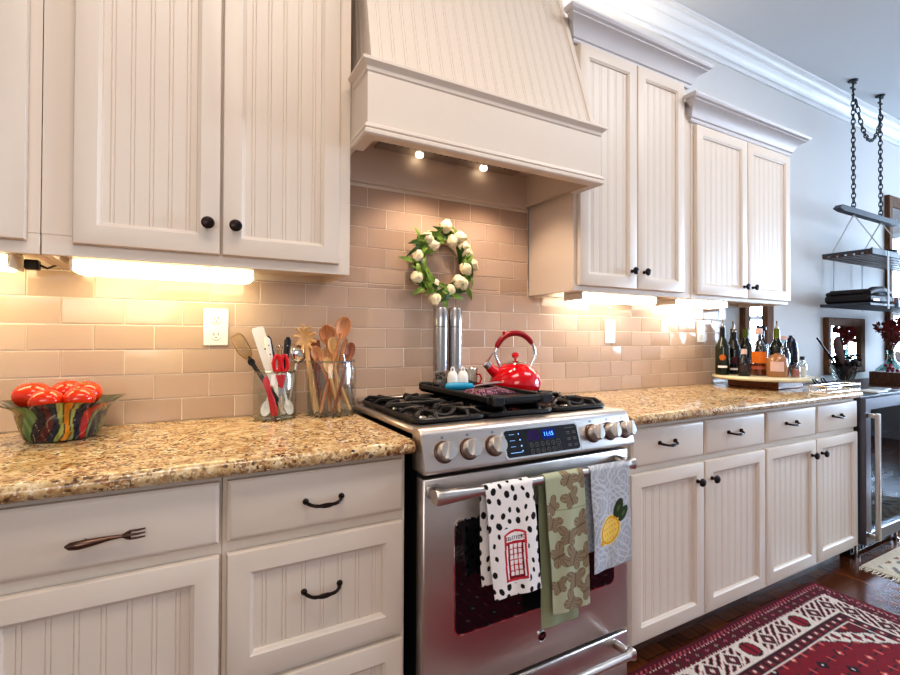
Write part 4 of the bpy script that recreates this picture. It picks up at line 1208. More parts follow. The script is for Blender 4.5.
# ================================================================== RIGHT WORKTOP
# round board on a wooden base
o = (2.825, -.275, CZ)
t = thing('serving_board', 'round cream stone board raised on a wooden block, full of bottles', 'board', o)
build('base_block', G().box(2.735, 2.99, -.40, -.13, CZ+.0005, CZ+.046, .004), M_['board'], t)
build('top', G().lathe([(0,CZ+.0465),(.240,CZ+.0465),(.247,CZ+.049),(.250,CZ+.054),(.250,CZ+.058),(.247,CZ+.063),(.240,CZ+.066),(0,CZ+.066)], 56, (o[0], o[1], 0)), M_['marble'], t)
BZ = CZ+.0665
GB = 'liquor bottles on the round board'
def bottle(x, y, lab, prof, glass, parts, cat='bottle', name='liquor_bottle'):
    t = thing(name, lab, cat, (x, y, BZ), None, GB)
    build('body', G().lathe([(r, BZ+z) for r, z in prof], 24, (x, y, 0)), glass, t)
    for nm, pr, m in parts:
        if callable(pr): build(nm, pr(x, y), m, t)
        else: build(nm, G().lathe([(r, BZ+z) for r, z in pr], 24, (x, y, 0)), m, t)
    return t
def wine(r, h, sh, nr=.0135): return [(0,0),(r*.9,0),(r,.004),(r,sh),(r*.92,sh+.016),(r*.62,sh+.036),(nr*1.15,sh+.058),(nr,sh+.075),(nr,h),(0,h)]
def band(r, z0, z1): return [(r,z0),(r+.0006,z0+.0005),(r+.0006,z1-.0005),(r,z1)]
def foil(nr, z0, z1): return [(nr,z0),(nr+.0012,z0+.001),(nr+.0012,z1),(0,z1+.001)]
def pourer(h):
    def f(x, y):
        z = BZ+h
        return G().lathe([(0,z),(.010,z),(.011,z+.008),(.007,z+.012),(.0045,z+.016),(0,z+.017)], 14, (x,y,0)).tube([(x,y,z+.012),(x-.002,y-.001,z+.030),(x-.010,y-.005,z+.046)], .0035, 8)
    return f
def patch(r, z0, z1, w, ang=None):
    """a label covering part of the body, facing the room"""
    def f(x, y):
        a0 = math.atan2(-1.77-y, 0-x) if ang is None else ang
        return G().sheet(10, 4, lambda u, v: (x+(r+.0007)*math.cos(a0+(u-.5)*w), y+(r+.0007)*math.sin(a0+(u-.5)*w), BZ+z0+(z1-z0)*v))
    return f
def dot(r, zc, rr):
    def f(x, y):
        a0 = math.atan2(-1.77-y, -x)
        return G().sheet(12, 3, lambda u, v: (x+(r+.0007)*math.cos(a0+v*rr/r*math.cos(u*2*PI)), y+(r+.0007)*math.sin(a0+v*rr/r*math.cos(u*2*PI)), BZ+zc+v*rr*math.sin(u*2*PI)), wrap=True)
    return f
K = M_
bottle(2.655, -.150, 'dark green wine bottle at the left edge of the round board', wine(.037,.268,.150), K['greenglass'], [('foil', foil(.0135,.205,.268), K['blackbottle']), ('pourer', pourer(.268), K['chrome']), ('emblem', dot(.037,.098,.017), mat('ochre_emblem', S(176,96,26), .5)), ('label', patch(.037,.040,.052,1.3), K['white_fleck'])])
bottle(2.757, -.155, 'near-black wine bottle with a small white label, second from left', wine(.035,.240,.135), K['blackbottle'], [('foil', foil(.0135,.180,.240), K['black']), ('pourer', pourer(.240), K['chrome']), ('emblem', patch(.035,.060,.098,.9), mat('dark_red_emblem', S(70,24,24), .5)), ('label', patch(.035,.024,.036,1.3), K['white_fleck'])])
bottle(2.865, -.085, 'slim dark bottle with a steel pourer behind the second wine bottle', wine(.032,.262,.150), K['blackbottle'], [('pourer', pourer(.262), K['chrome'])])
bottle(2.945, -.115, 'green-necked bottle standing at the back of the board', wine(.034,.262,.150), K['greenglass'], [('neck', foil(.0145,.196,.262), K['greenlit'])])
bottle(2.668, -.262, 'short dark stubby bottle left of the orange-labelled one', [(0,0),(.028,0),(.030,.004),(.030,.070),(.024,.088),(.013,.104),(.012,.135),(0,.135)], K['blackbottle'], [('label', patch(.030,.024,.060,1.2), mat('charcoal_label', S(60,46,44), .6)), ('cap', foil(.0125,.118,.146), K['pinklabel'])])
bottle(3.000, -.175, 'tall dark bottle with a broad black stopper', [(0,0),(.036,0),(.038,.004),(.038,.160),(.030,.182),(.016,.200),(.0155,.250),(0,.250)], K['blackbottle'], [('stopper', [(0,.250),(.017,.250),(.027,.254),(.027,.274),(.022,.280),(0,.281)], K['black']), ('label', patch(.038,.05,.12,1.2), mat('brown_label', S(70,52,36), .6))])
bottle(2.800, -.268, 'clear whisky bottle with a bright orange label', [(0,0),(.044,0),(.046,.004),(.046,.138),(.040,.160),(.022,.188),(.0155,.204),(.0145,.236),(0,.236)], K['glass'],
       [('whisky', [(0,.002),(.0435,.002),(.0445,.006),(.0445,.066),(0,.066)], K['whisky']), ('label', patch(.046,.068,.132,1.7), K['orangelabel']), ('lower_label', patch(.046,.034,.052,1.7), mat('copper_label', S(190,96,66), .5)), ('cap', [(.0145,.228),(.0185,.230),(.0185,.258),(.016,.262),(0,.262)], K['pinklabel'])])
bottle(3.010, -.255, 'green glass bottle with a steel pourer, behind the honey-coloured jug', wine(.033,.262,.150), K['greenglass'], [('neck', foil(.0145,.190,.262), K['greenlit']), ('pourer', pourer(.262), K['chrome'])])
def jughandle(x, y): return G().tube([(x+.014,y-.002,BZ+.128),(x+.034,y-.004,BZ+.134),(x+.042,y-.006,BZ+.118),(x+.038,y-.006,BZ+.098)], .0042, 8)
bottle(2.780, -.372, 'squat honey-coloured jug with a cream label and black cap', [(0,0),(.046,0),(.050,.005),(.051,.070),(.046,.096),(.030,.114),(.015,.122),(.0145,.136),(0,.136)], K['honey'], [('label', patch(.0512,.030,.082,1.25), K['pinklabel']), ('cap', [(.0145,.128),(.020,.130),(.020,.156),(.018,.159),(0,.160)], K['black']), ('handle', jughandle, K['glass']), ('dark_label', patch(.0505,.030,.080,.7, -2.75), mat('maroon_label', S(70,28,32), .5))])
bottle(2.905, -.345, 'slim pale blue-grey clear bottle right of the jug', [(0,0),(.026,0),(.028,.004),(.028,.120),(.020,.146),(.0125,.160),(.012,.204),(0,.204)], K['bluish'], [('cap', [(.012,.198),(.016,.199),(.016,.218),(0,.219)], K['pinklabel']), ('label', patch(.028,.05,.10,1.4), mat('pale_blue_label', S(150,168,186), .5))])
bottle(3.032, -.318, 'rounded navy bottle leaning behind the small clear bottles', [(0,0),(.030,0),(.036,.010),(.038,.060),(.037,.130),(.030,.178),(.020,.200),(.010,.212),(0,.214)], K['navy'], [('cap', [(0,.213),(.009,.213),(.009,.222),(0,.223)], K['black'])])
for (x, y, lab, m) in ((2.842,-.432,'small clear bottle of rosy liquid nearest the jug',K['rosy']), (2.925,-.425,'small clear bottle with a white label in the middle of the small row',K['white_fleck']), (2.985,-.400,'small clear pinkish bottle at the right end of the small row',K['pinklabel'])):
    hgt = .078 if y < -.43 else .090
    bottle(x, y, lab, [(0,0),(.019,0),(.021,.003),(.021,hgt*.62),(.016,hgt*.78),(.008,hgt*.86),(.0075,hgt),(0,hgt)], K['glass'], [('contents', [(0,.001),(.0195,.002),(.0198,hgt*.55),(0,hgt*.55)], m), ('cap', [(.008,hgt),(.0105,hgt),(.0105,hgt+.016),(0,hgt+.017)], K['black'])], name='small_bottle')
# chrome wire tray at the end of the worktop
x0, x1, y0, y1 = 2.74, 3.090, -.615, -.540; z0, z1 = CZ+.006, CZ+.036
t = thing('wire_tray', 'chrome wire tray at the end of the granite worktop', 'tray', ((x0+x1)/2, (y0+y1)/2, CZ))
for nm, z in (('top_rail', z1), ('bottom_rail', z0)):
    build(nm, G().tube([(x0,y0,z),(x1,y0,z),(x1,y1,z),(x0,y1,z)], .0034, 7, closed=True), K['chrome'], t)
for (x, y) in ((x0,y0),(x1,y0),(x1,y1),(x0,y1)): build('post', G().tube([(x,y,CZ+.0005),(x,y,z1)], .0034, 7), K['chrome'], t)
g = G()
for i in range(1, 12): x = x0+(x1-x0)*i/12; g.tube([(x,y0,z0),(x,y1,z0)], .0017, 5)
build('wire_floor', g, K['chrome'], t)
for x in (x0+.07, x0+.155): build('handle', G().tube([(x,y1,z1),(x-.012,y1+.01,z1+.026),(x+.012,y1+.012,z1+.030),(x+.030,y1,z1)], .0042, 7), K['black'], t)

# ------------------------------------------------------------------ beverage cooler
cx0, cx1, cyf, cz = 3.150, 3.760, -.575, .882
t = thing('beverage_cooler', 'stainless beverage cooler with a glass door at the right edge', 'cooler', ((cx0+cx1)/2, -.3, 0))
g = G().box(cx0, cx0+.02, cyf, -.03, .085, cz, .003).box(cx1-.02, cx1, cyf, -.03, .085, cz, .003).box(cx0+.02, cx1-.02, cyf, -.03, cz-.02, cz, .002).box(cx0+.02, cx1-.02, cyf, -.03, .085, .105).box(cx0+.02, cx1-.02, -.05, -.03, .105, cz-.02)
build('body', g, K['coolerbody'], t)
g = G().box(cx0+.03, cx1-.03, cyf+.04, -.06, .012, .083)
for i in range(14): g.box(cx0+.05+i*.036, cx0+.072+i*.036, cyf+.034, cyf+.04, .022, .07)
build('toe_grille', g, K['black'], t)
for x in (cx0+.05, cx1-.05): build('foot', G().lathe([(0,0),(.018,0),(.018,.012),(.008,.016),(.008,.084),(0,.084)], 12, (x, cyf+.02, 0)), K['steel2'], t)
g = G().rings(cx0+.002, cx1-.002, .098, cz-.006, cyf-.002, [(0,0),(0,.036),(.003,.040),(.060,.040),(.064,.036),(.064,0)], cap=False)
g.rings(cx0+.002, cx1-.002, .098, cz-.006, cyf-.002, [(0,0),(.064,0)])
dr = build('door', g, K['darksteel'], t)
build('glass_pane', G().box(cx0+.064, cx1-.064, cyf-.026, cyf-.020, .162, cz-.070), K['smoke'], dr)
hx = cx0+.030; hy = cyf-.042-.040
g = G().box(hx-.010, hx+.010, hy-.012, hy+.010, .135, .80, .004)
for z in (.150, .785): g.box(hx-.009, hx+.009, hy+.008, cyf-.0425, z-.012, z+.012, .003)
build('handle', g, K['satin'], dr)
for z in (.27, .40, .53, .66):
    g = G()
    for k in range(12): x = cx0+.035+(cx1-cx0-.07)*k/11; g.tube([(x, cyf+.02, z), (x, -.08, z)], .0025, 5)
    g.box(cx0+.025, cx1-.025, cyf+.012, cyf+.022, z-.013, z+.013, .002)
    build('shelf', g, K['steel2'], t)
build('interior_light', G().box(cx0+.1, cx1-.1, -.14, -.06, cz-.03, cz-.0215), mat('cooler_light', (1,1,1,1), .4, emit=(.6,.8,1,1), es=7), t)
# flat things lying on the cooler
tag(build('folded_paper', G().box(3.46, 3.60, -.560, -.47, cz+.0005, cz+.010, .002), K['white'], origin=(3.5,-.5,cz)), 'white folded papers lying on top of the cooler', 'paper')
g = G().box(3.63, 3.74, -.53, -.45, cz+.0005, cz+.014, .004); tag(build('remote_control', g, mat('grey_plastic', S(150,160,164), .4), origin=(3.68,-.5,cz)), 'grey flat gadget on top of the cooler beside the papers', 'gadget')

# ------------------------------------------------------------------ sideboard beyond the cooler
t = thing('sideboard', 'dark wood sideboard beyond the cooler holding the vase', 'sideboard', (4.55,-.24,0))
sx0, sx1, sz = 3.80, 5.75, .880
build('body', G().box(sx0+.02, sx1-.02, -.46, -.04, .08, sz-.03), K['walnut'], t); build('top', G().box(sx0, sx1, -.48, -.03, sz-.03, sz, .006), K['walnut'], t)
for i in range(3):
    xa = sx0+.04+i*.625; dd = build('door', G().rings(xa, xa+.615, 0.12, .82, -.46, [(0,0),(0,.016),(.004,.02),(.05,.02),(.056,.012)], cap=True), K['walnut'], t); build('knob', G().lathe([(0,0),(.006,0),(.006,.01),(.013,.018),(.008,.026),(0,.027)], 12, (xa+.06, -.48, .5), '-y'), K['bronze'], dd)
for x in (sx0+.06, sx1-.06):
    for y in (-.43, -.08): build('leg', G().box(x-.02, x+.02, y-.02, y+.02, 0, .08), K['walnut'], t)
# jug of dark dried stems with a scoop
x, y = 3.955, -.205; z = sz+.0008
t = thing('glass_pitcher', 'clear glass bowl-vase with dark dried flowers and a wooden paddle', 'vase', (x, y, z))
build('bowl', G().lathe([(0,z),(.042,z),(.044,z+.004),(.050,z+.020),(.062,z+.060),(.074,z+.110),(.078,z+.130),(.0765,z+.130),(.060,z+.062),(.046,z+.022),(0,z+.012)], 28, (x,y,0)), K['glass'], t, recalc=False)
build('foot', G().lathe([(0,z),(.043,z),(.046,z+.003),(.046,z+.018),(0,z+.020)], 28, (x,y,0)), mat('dark_wax', S(40,30,30), .4), t)
g = G(); rn = random.Random(8)
for k in range(46):
    a = rn.random()*2*PI; q = .074*math.sqrt(rn.random()); c = Vector((x+.02+1.25*q*math.cos(a), y+q*math.sin(a), z+.115+rn.random()*.10-(q*.30)))
    g.tube([(x+.3*(c.x-x), y+.3*(c.y-y), z+.03), c], .0016, 5)
    for j in range(6):
        b = 2*PI*j/6+rn.random(); d = Vector((math.cos(b), math.sin(b), .5)); blade_n = d.cross(Vector((0,0,1))).normalized()
        p = c+d*.034; g.add([c-blade_n*.002, c+d*.017-blade_n*.013, p, c+d*.017+blade_n*.013, c+blade_n*.002], [(0,1,2,3,4)])
for k in range(30):
    a = rn.random()*2*PI; q = .085*math.sqrt(rn.random()); g.ball((x+.025+1.1*q*math.cos(a), y+.8*q*math.sin(a), z+.120+.055*rn.random()-.2*q), .016+.010*rn.random(), .016, .012+.010*rn.random(), 7, 5)
build('dried_flowers', g, K['dried'], t, recalc=False)
t = thing('wooden_paddle', 'dark wooden paddle leaning left out of the glass bowl-vase', 'paddle', (x-.02, y, z+.06))
g = G().tube([(x-.005,y-.02,z+.045),(x-.055,y-.026,z+.120),(x-.095,y-.03,z+.175)], [.006,.008,.010], 8)
g.tube([(x-.080,y-.03,z+.14),(x-.110,y-.032,z+.180),(x-.165,y-.034,z+.250),(x-.200,y-.036,z+.300),(x-.210,y-.036,z+.315)], [.012,.044,.056,.050,.022], 14, flat=.22, up=(-.2,-.9,.3))
build('paddle', g, mat('dark_brown_wood', S(74,48,40), .9, spec=.1), t)
t2 = thing('wooden_spoon', 'thin dark stick handle standing left of the paddle', 'spoon', (x-.06, y+.02, z+.1))
build('stick', G().tube([(x-.010,y+.01,z+.05),(x-.150,y+.012,z+.185),(x-.330,y+.014,z+.315)], [.005,.006,.007], 7), mat('dark_stick', S(36,30,32), .5), t2)
# long dark wooden trough, vase with red flowers
t = thing('wooden_trough', 'long dark wooden trough at the right edge of the sideboard', 'trough', (4.70,-.32,sz))
g = G(); tx0, tx1, ty0, ty1, tz0, tz1 = 4.10, 5.60, -.455, -.290, sz+.0008, sz+.090
build('bottom', G().box(tx0, tx1, ty0, ty1, tz0, tz0+.012), K['walnut'], t)
for a, b, c, d in ((tx0, tx1, ty0, ty0+.012), (tx0, tx1, ty1-.012, ty1), (tx0, tx0+.012, ty0+.012, ty1-.012), (tx1-.012, tx1, ty0+.012, ty1-.012)):
    build('side', G().box(a, b, c, d, tz0+.012, tz1, .002), K['walnut'], t)
x, y = 4.83, -.165; z = sz+.0008
t = thing('glass_vase', 'pale teal glass vase of dried red flowers at the right edge', 'vase', (x, y, z))
build('body', G().lathe([(0,z),(.085,z),(.098,z+.010),(.102,z+.040),(.090,z+.078),(.055,z+.112),(.026,z+.150),(.021,z+.190),(.026,z+.225),(.024,z+.225),(.019,z+.190),(.024,z+.150),(.052,z+.114),(.086,z+.078),(.097,z+.040),(.09,z+.012),(0,z+.008)], 32, (x,y,0)), K['teal_glass'], t, recalc=False)
g = G(); st = G(); rn = random.Random(21)
HD = [(-.145,.015,.400,.06),(-.02,-.02,.400,.065),(.06,.0,.43,.08),(.01,.02,.34,.06),(.11,-.02,.36,.08),(.17,0,.44,.085),(.20,.01,.33,.07),(-.01,0,.285,.04),(.05,-.03,.30,.06),(-.085,.0,.385,.03)]
for (dx_, dy_, hz, R0) in HD:
    c = Vector((x+dx_, y+dy_, z+hz)); st.tube([(x,y,z+.02),(x+dx_*.12,y,z+.2),(x+dx_*.6,y+dy_*.6,z+.2+(hz-.2)*.6),c], .0026, 6)
    for j in range(44):
        d = Vector((rn.gauss(0,1), rn.gauss(0,1), rn.gauss(0,.8))).normalized(); n_ = d.orthogonal().normalized(); n2 = d.cross(n_)
        p = c+d*R0*.25; e = c+d*R0*rn.uniform(.5,1); w = R0*.26
        g.add([p, (p+e)/2+n_*w, e, (p+e)/2-n_*w], [(0,1,2,3)])
build('stems', st, K['vine'], t); build('red_flowers', g, K['reddried'], t, recalc=False)
tag(build('berry_sprig', (lambda g: [g.ball((4.150+.028*(i % 3)-.01*(i//3), -.372+.006*(i % 2)-.02*(i//4), tz1+.010+.012*(i % 4)), .011, nu=10, nv=6) for i in range(9)] and g)(G()), mat('crimson_berries', S(128,36,48), .5), origin=(4.16,-.37,tz1)), 'sprig of dark red berries lying on the end of the trough', 'berries')

# ------------------------------------------------------------------ framed mirrors on the wall
def mirror(x0, x1, z0, z1, fw, lab, dep=.03):
    t = thing('wall_mirror', lab, 'mirror', ((x0+x1)/2, -.002, (z0+z1)/2))
    g = G().rings(x0, x1, z0, z1, -.002, [(0,0),(0,dep),(.006,dep+.004),(fw-.008,dep-.002),(fw,dep-.010),(fw,.004)])
    build('frame', g, K['oak'], t)
    build('mirror_glass', G().box(x0+fw-.003, x1-fw+.003, -.012, -.003, z0+fw-.003, z1-fw+.003), K['mirror'], t)
mirror(3.080, 3.415, 1.000, 1.72, .075, 'narrow wood-framed mirror behind the liquor bottles')
mirror(4.150, 4.745, 0.930, 1.352, .062, 'small brown framed mirror leaning behind the dried flowers')
mirror(5.210, 5.95, 1.00, 2.42, .085, 'tall wood-framed mirror at the right edge behind the hanging rack')

# ------------------------------------------------------------------ hanging rack
yr = -.205
t = thing('hanging_rack', 'two-tier slatted rack hung from the ceiling on chains', 'hanging rack', (4.45, yr, ZT))
HX = (4.11, 4.545)
def chain(pts_fn, length, n):
    g = G(); lk = length/n
    for i in range(n):
        a = Vector(pts_fn((i+.0)/n)); b = Vector(pts_fn((i+1.0)/n)); d = (b-a).normalized(); c = (a+b)/2; hl = (b-a).length*.5+.007
        s = d.cross(Vector((0,1,0))) if i % 2 == 0 else Vector((0,1,0)); s = (s-d*s.dot(d)); s = s.normalized() if s.length > 1e-6 else d.orthogonal().normalized()
        g.tube([c+d*(hl*math.cos(q)) + s*(0.0115*math.sin(q)) for q in [2*PI*k/12 for k in range(12)]], .0036, 6, closed=True)
    return g
pz = 2.080
for x in HX:
    g = G().lathe([(0,ZT-.012),(.020,ZT-.012),(.030,ZT-.006),(.030,ZT-.001),(0,ZT-.001)], 18, (x, yr, 0)).tube([(x,yr,ZT-.01),(x,yr,ZT-.085)], .006, 8).box(x-.040, x+.040, yr-.008, yr+.008, ZT-.016, ZT-.008).box(x-.030, x+.030, yr-.006, yr+.006, ZT-.062, ZT-.054)
    g.tube([(x,yr,ZT-.085),(x+.016,yr,ZT-.100),(x,yr,ZT-.118),(x-.016,yr,ZT-.104)], .0048, 7)
    build('ceiling_hook', g, K['galv'], t)
    build('chain', chain(lambda q, x=x: (x, yr, ZT-.112-(ZT-.112-pz-.040)*q), ZT-.112-pz-.04, 24), K['galv'], t)
    build('eye_hook', G().tube([(x+.014*math.cos(q), yr, pz+.036+.016*math.sin(q)) for q in [2*PI*k/10 for k in range(10)]], .004, 6, closed=True), K['galv'], t)
build('chain', chain(lambda q: (HX[0]+.01+(HX[1]-HX[0]-.02)*q, yr-.012, ZT-.14-.235*(1-(2*q-1)**2)-.02*q), .8, 20), K['galv'], t)
g = G().prism([(3.86,pz),(3.90,pz+.028),(4.80,pz+.022),(4.84,pz-.006),(4.79,pz-.016),(3.93,pz-.012)], yr-.022, yr+.022, 'xz')
build('spreader_bar', g, K['slate'], t)
s1, s2 = 1.765, 1.418; ya, yb = -.335, -.055; ux0, ux1 = 4.005, 5.33
for x in HX:
    for y in (ya+.01, yb-.01): build('cord', G().tube([(x, yr, pz-.012), (x+(.0 if y > yr else .14), y, s1+.03)], .0045, 6), K['rope'], t)
sh = G()
for k in range(6):
    y = ya+.02+(yb-ya-.04)*k/5; build('slat', G().box(ux0, ux1, y-.016, y+.016, s1, s1+.018, .002), K['walnut'], t)
for x in (ux0+.02, (ux0+ux1)/2, ux1-.02): build('cross_bar', G().box(x-.015, x+.015, ya, yb, s1+.0185, s1+.036, .002), K['slate'], t)
build('front_rail', G().box(ux0-.005, ux1+.005, ya-.014, ya-.001, s1-.004, s1+.040, .003), K['slate'], t)
build('lower_shelf', G().box(ux0-.03, ux1, ya-.01, yb, s2, s2+.020, .003), K['slate'], t)
build('shelf_edge', G().box(4.375, ux1, ya-.024, ya-.0105, s2-.004, s2+.052, .003), K['slateblue'], t)
for x in (4.20, 4.66, 5.2):
    build('strap', G().box(x-.011, x+.011, ya-.030, ya-.0245, s2-.02, s1+.030, .001), K['rope'], t)
    build('strap', G().box(x-.011, x+.011, yb+.001, yb+.006, s2-.01, s1+.01, .001), K['rope'], t)
# things on the rack
t = thing('leather_case', 'black folded leather case at the left of the lower rack shelf', 'case', (4.12,-.2,s2+.02))
z = s2+.0206
g = G().box(3.985, 4.365, -.340, -.075, z, z+.060, .016).tube([(3.99,-.325,z+.065),(4.06,-.325,z+.084),(4.20,-.325,z+.094),(4.35,-.325,z+.070)], [.018,.024,.024,.014], 10).tube([(3.99,-.10,z+.065),(4.15,-.10,z+.085),(4.35,-.10,z+.065)], [.016,.020,.014], 10)
g.box(3.99, 4.355, -.33, -.09, z+.050, z+.092, .018)
build('body', g, K['leather'], t); build('buckle', G().box(4.235, 4.262, -.3435, -.3405, z+.030, z+.050, .001), K['chrome'], t)
tag(build('white_tag', G().box(4.03, 4.12, -.3435, -.3405, z+.012, z+.026), K['white'], t), 'white tag')
for k, (xx, col_, nm) in enumerate(((4.42,S(196,168,164),'pale pink'),(4.52,S(210,206,204),'white'),(4.61,S(170,100,96),'dusty rose'),(4.72,S(214,190,182),'cream'),(4.82,S(196,150,150),'rose'),(4.93,S(120,70,64),'brown'))):
    t = thing('small_cup', '%s cup standing on the lower rack shelf' % nm, 'cup', (xx, -.25, z), None, 'cups on the lower rack shelf')
    build('body', G().lathe([(0,z),(.026,z),(.034,z+.030),(.037,z+.066),(.034,z+.066),(.024,z+.008),(0,z+.006)], 18, (xx,-.25,0)), mat('glaze_'+nm.replace(' ','_'), col_, .3), t)
    build('handle', G().tube([(xx+.034,-.25,z+.056),(xx+.050,-.25,z+.050),(xx+.050,-.25,z+.028),(xx+.031,-.25,z+.020)], .0035, 7), bpy.data.materials['glaze_'+nm.replace(' ','_')], t)
t = thing('iron_pot', 'small dark iron pot on the top slats of the hanging rack', 'pot', (4.92,-.2,s1+.02))
build('body', G().lathe([(0,s1+.0366),(.05,s1+.0366),(.062,s1+.05),(.064,s1+.10),(.060,s1+.10),(.056,s1+.052),(0,s1+.045)], 22, (4.667,-.2,0)), K['iron'], t)
build('handle', G().tube([(4.73,-.2,s1+.09),(4.79,-.2,s1+.10),(4.86,-.2,s1+.105)], .006, 8), K['iron'], t)
# ================================================================== TULIP WREATH ON THE TILES
wc = Vector((.912, -.040, 1.490))
wr = thing('tulip_wreath', 'wreath of cream tulips and green leaves hung on the tiles behind the stove', 'wreath', (wc.x, -.012, wc.z))
rn = random.Random(5)
g = G()
for k in range(5):
    ph = rn.random()*6
    g.tube([wc+Vector((( .112+.007*math.sin(3*a+ph+k))*math.cos(a), .006*math.sin(4*a+ph)+.008, (.112+.007*math.cos(2*a+ph))*math.sin(a))) for a in [2*PI*i/40 for i in range(40)]], .0042, 6, closed=True)
build('vine_ring', g, M_['vine'], wr)
def blade(g, p, d, L, w, bend, m):
    """leaf blade with a fold along its middle"""
    d = d.normalized(); side = d.cross(Vector((0,-1,0))).normalized(); n = 8; vs = []; fs = []
    side = (side*math.cos(.5)+Vector((0,-1,0))*math.sin(rn.uniform(-.7,.7))).normalized()
    for i in range(n+1):
        t = i/n; c = p+d*(L*t)+Vector((0,-1,0))*(.020*math.sin(PI*t*.9))+side*(bend*t*t)
        ww = w*(math.sin(PI*min(1, t*.92+.10))**.8)+.0006
        vs += [c-side*ww, c+Vector((0,.0045*(1-t),0)), c+side*ww]
    for i in range(n):
        for q in (0, 1): fs.append((i*3+q, i*3+q+1, i*3+q+4, i*3+q+3))
    g.add(vs, fs, m)
g = G()
for k in range(84):
    a = 2*PI*k/84+rn.uniform(-.08,.08); r = rn.uniform(.085,.128)
    p = wc+Vector((r*math.cos(a), rn.uniform(-.022,-.002), r*math.sin(a)))
    tan = Vector((-math.sin(a), 0, math.cos(a))); rad = Vector((math.cos(a), 0, math.sin(a)))
    d = tan*(1 if rn.random() < .72 else -1)+rad*rn.uniform(-.35,.55)
    blade(g, p, d, rn.uniform(.055,.105), rn.uniform(.006,.0105), rn.uniform(-.02,.02), 0 if rn.random() < .55 else 1)
for (a, d) in ((2.55, (-.5,0,.9)), (3.15, (-1,0,.1)), (4.0, (-.8,0,-.6)), (4.75, (.05,0,-1)), (5.6, (.6,0,-.8)), (2.9, (1,0,.35))):
    p = wc+Vector((.115*math.cos(a), -.012, .115*math.sin(a))); blade(g, p, Vector(d), .085, .009, .004, 0)
build('leaves', g, [M_['leaf'], M_['leafd']], wr, recalc=False, smooth=60)
TU = [(447.1,222,'out',.2),(428,235.5,'cw',.2),(433,243,'in',0),(453,238,'ccw',0),(460,233,'cw',.5),(464.5,243,'cw',.4),(467.8,249,'cw',.6),(474,263,'cw',.3),(466,268,'cw',.2),(418,254,'ccw',.4),(415.5,277,'out',.5),(433.5,284.5,'ccw',.3),(457,282,'cw',.4),(462.5,284,'cw',.6),(449,291,'cw',.4),(433,300,'out',.3)]
def petal_mesh():
    g = G()
    for k in range(6):
        a0 = 2*PI*k/6; r0 = 1.0 if k % 2 else .92
        def f(u, v, a0=a0, r0=r0):
            th = a0+(u-.5)*1.25*(1-.35*v); r = r0*(.30+.85*math.sin(PI*min(1, v*.78+.10)))*(1-.52*max(0, v-.62)/.38) + .03*math.sin(u*PI)
            return (0.0225*r*math.cos(th), .0225*r*math.sin(th), .056*v+.003*math.sin(u*PI)*v)
        g.sheet(6, 8, f)
    g.lathe([(0,.001),(.010,.004),(.0185,.014),(.0215,.026),(.0190,.040),(.0125,.050),(.005,.055),(0,.056)], 16)
    return g
p0 = None
YW = -.052
for (px, py, mode, tw) in TU:
    x = .912+(px-443)*.00447+(py-262)*.0002; z = 1.490-(py-262.5)*.00375+(px-443)*.00030
    P_ = Vector((x, YW-.012*abs(math.sin(px)), z)); rad = (P_-wc); rad.y = 0; rad.normalize(); tan = Vector((rad.z, 0, -rad.x))
    d = {'out': rad, 'in': -rad*.3+tan, 'cw': tan*.8+rad*.6, 'ccw': -tan*.8+rad*.5}[mode]; d = (d+Vector((0,-.45,0))).normalized()
    R = d.to_track_quat('Z', 'Y').to_matrix().to_4x4() @ Matrix.Rotation(tw*5, 4, 'Z')
    M = Matrix.Translation(P_-d*.027) @ R
    L = WM[wr.name].inverted() @ M
    if p0 is None:
        p0 = build('tulip', petal_mesh(), M_['tulip'], wr, local=True, recalc=False, smooth=60); p0.matrix_local = L; q = p0
    else:
        q = p0.copy(); COL.objects.link(q); q.parent = wr; q.matrix_local = L
g = G()
for (px, py, mode, tw) in TU:
    x = .912+(px-443)*.00447+(py-262)*.0002; z = 1.490-(py-262.5)*.00375+(px-443)*.00030
    P_ = Vector((x, YW, z)); rad = (P_-wc); rad.y = 0; r = rad.length; rad.normalize(); a = math.atan2(rad.z, rad.x)
    s = -1 if mode in ('ccw',) else 1
    g.tube([P_+Vector((0,.006,0)), wc+Vector((.118*math.cos(a+s*.25), -.012, .118*math.sin(a+s*.25))), wc+Vector((.110*math.cos(a+s*.55), -.004, .110*math.sin(a+s*.55)))], .0028, 6)
build('stems', g, M_['leaf'], wr)
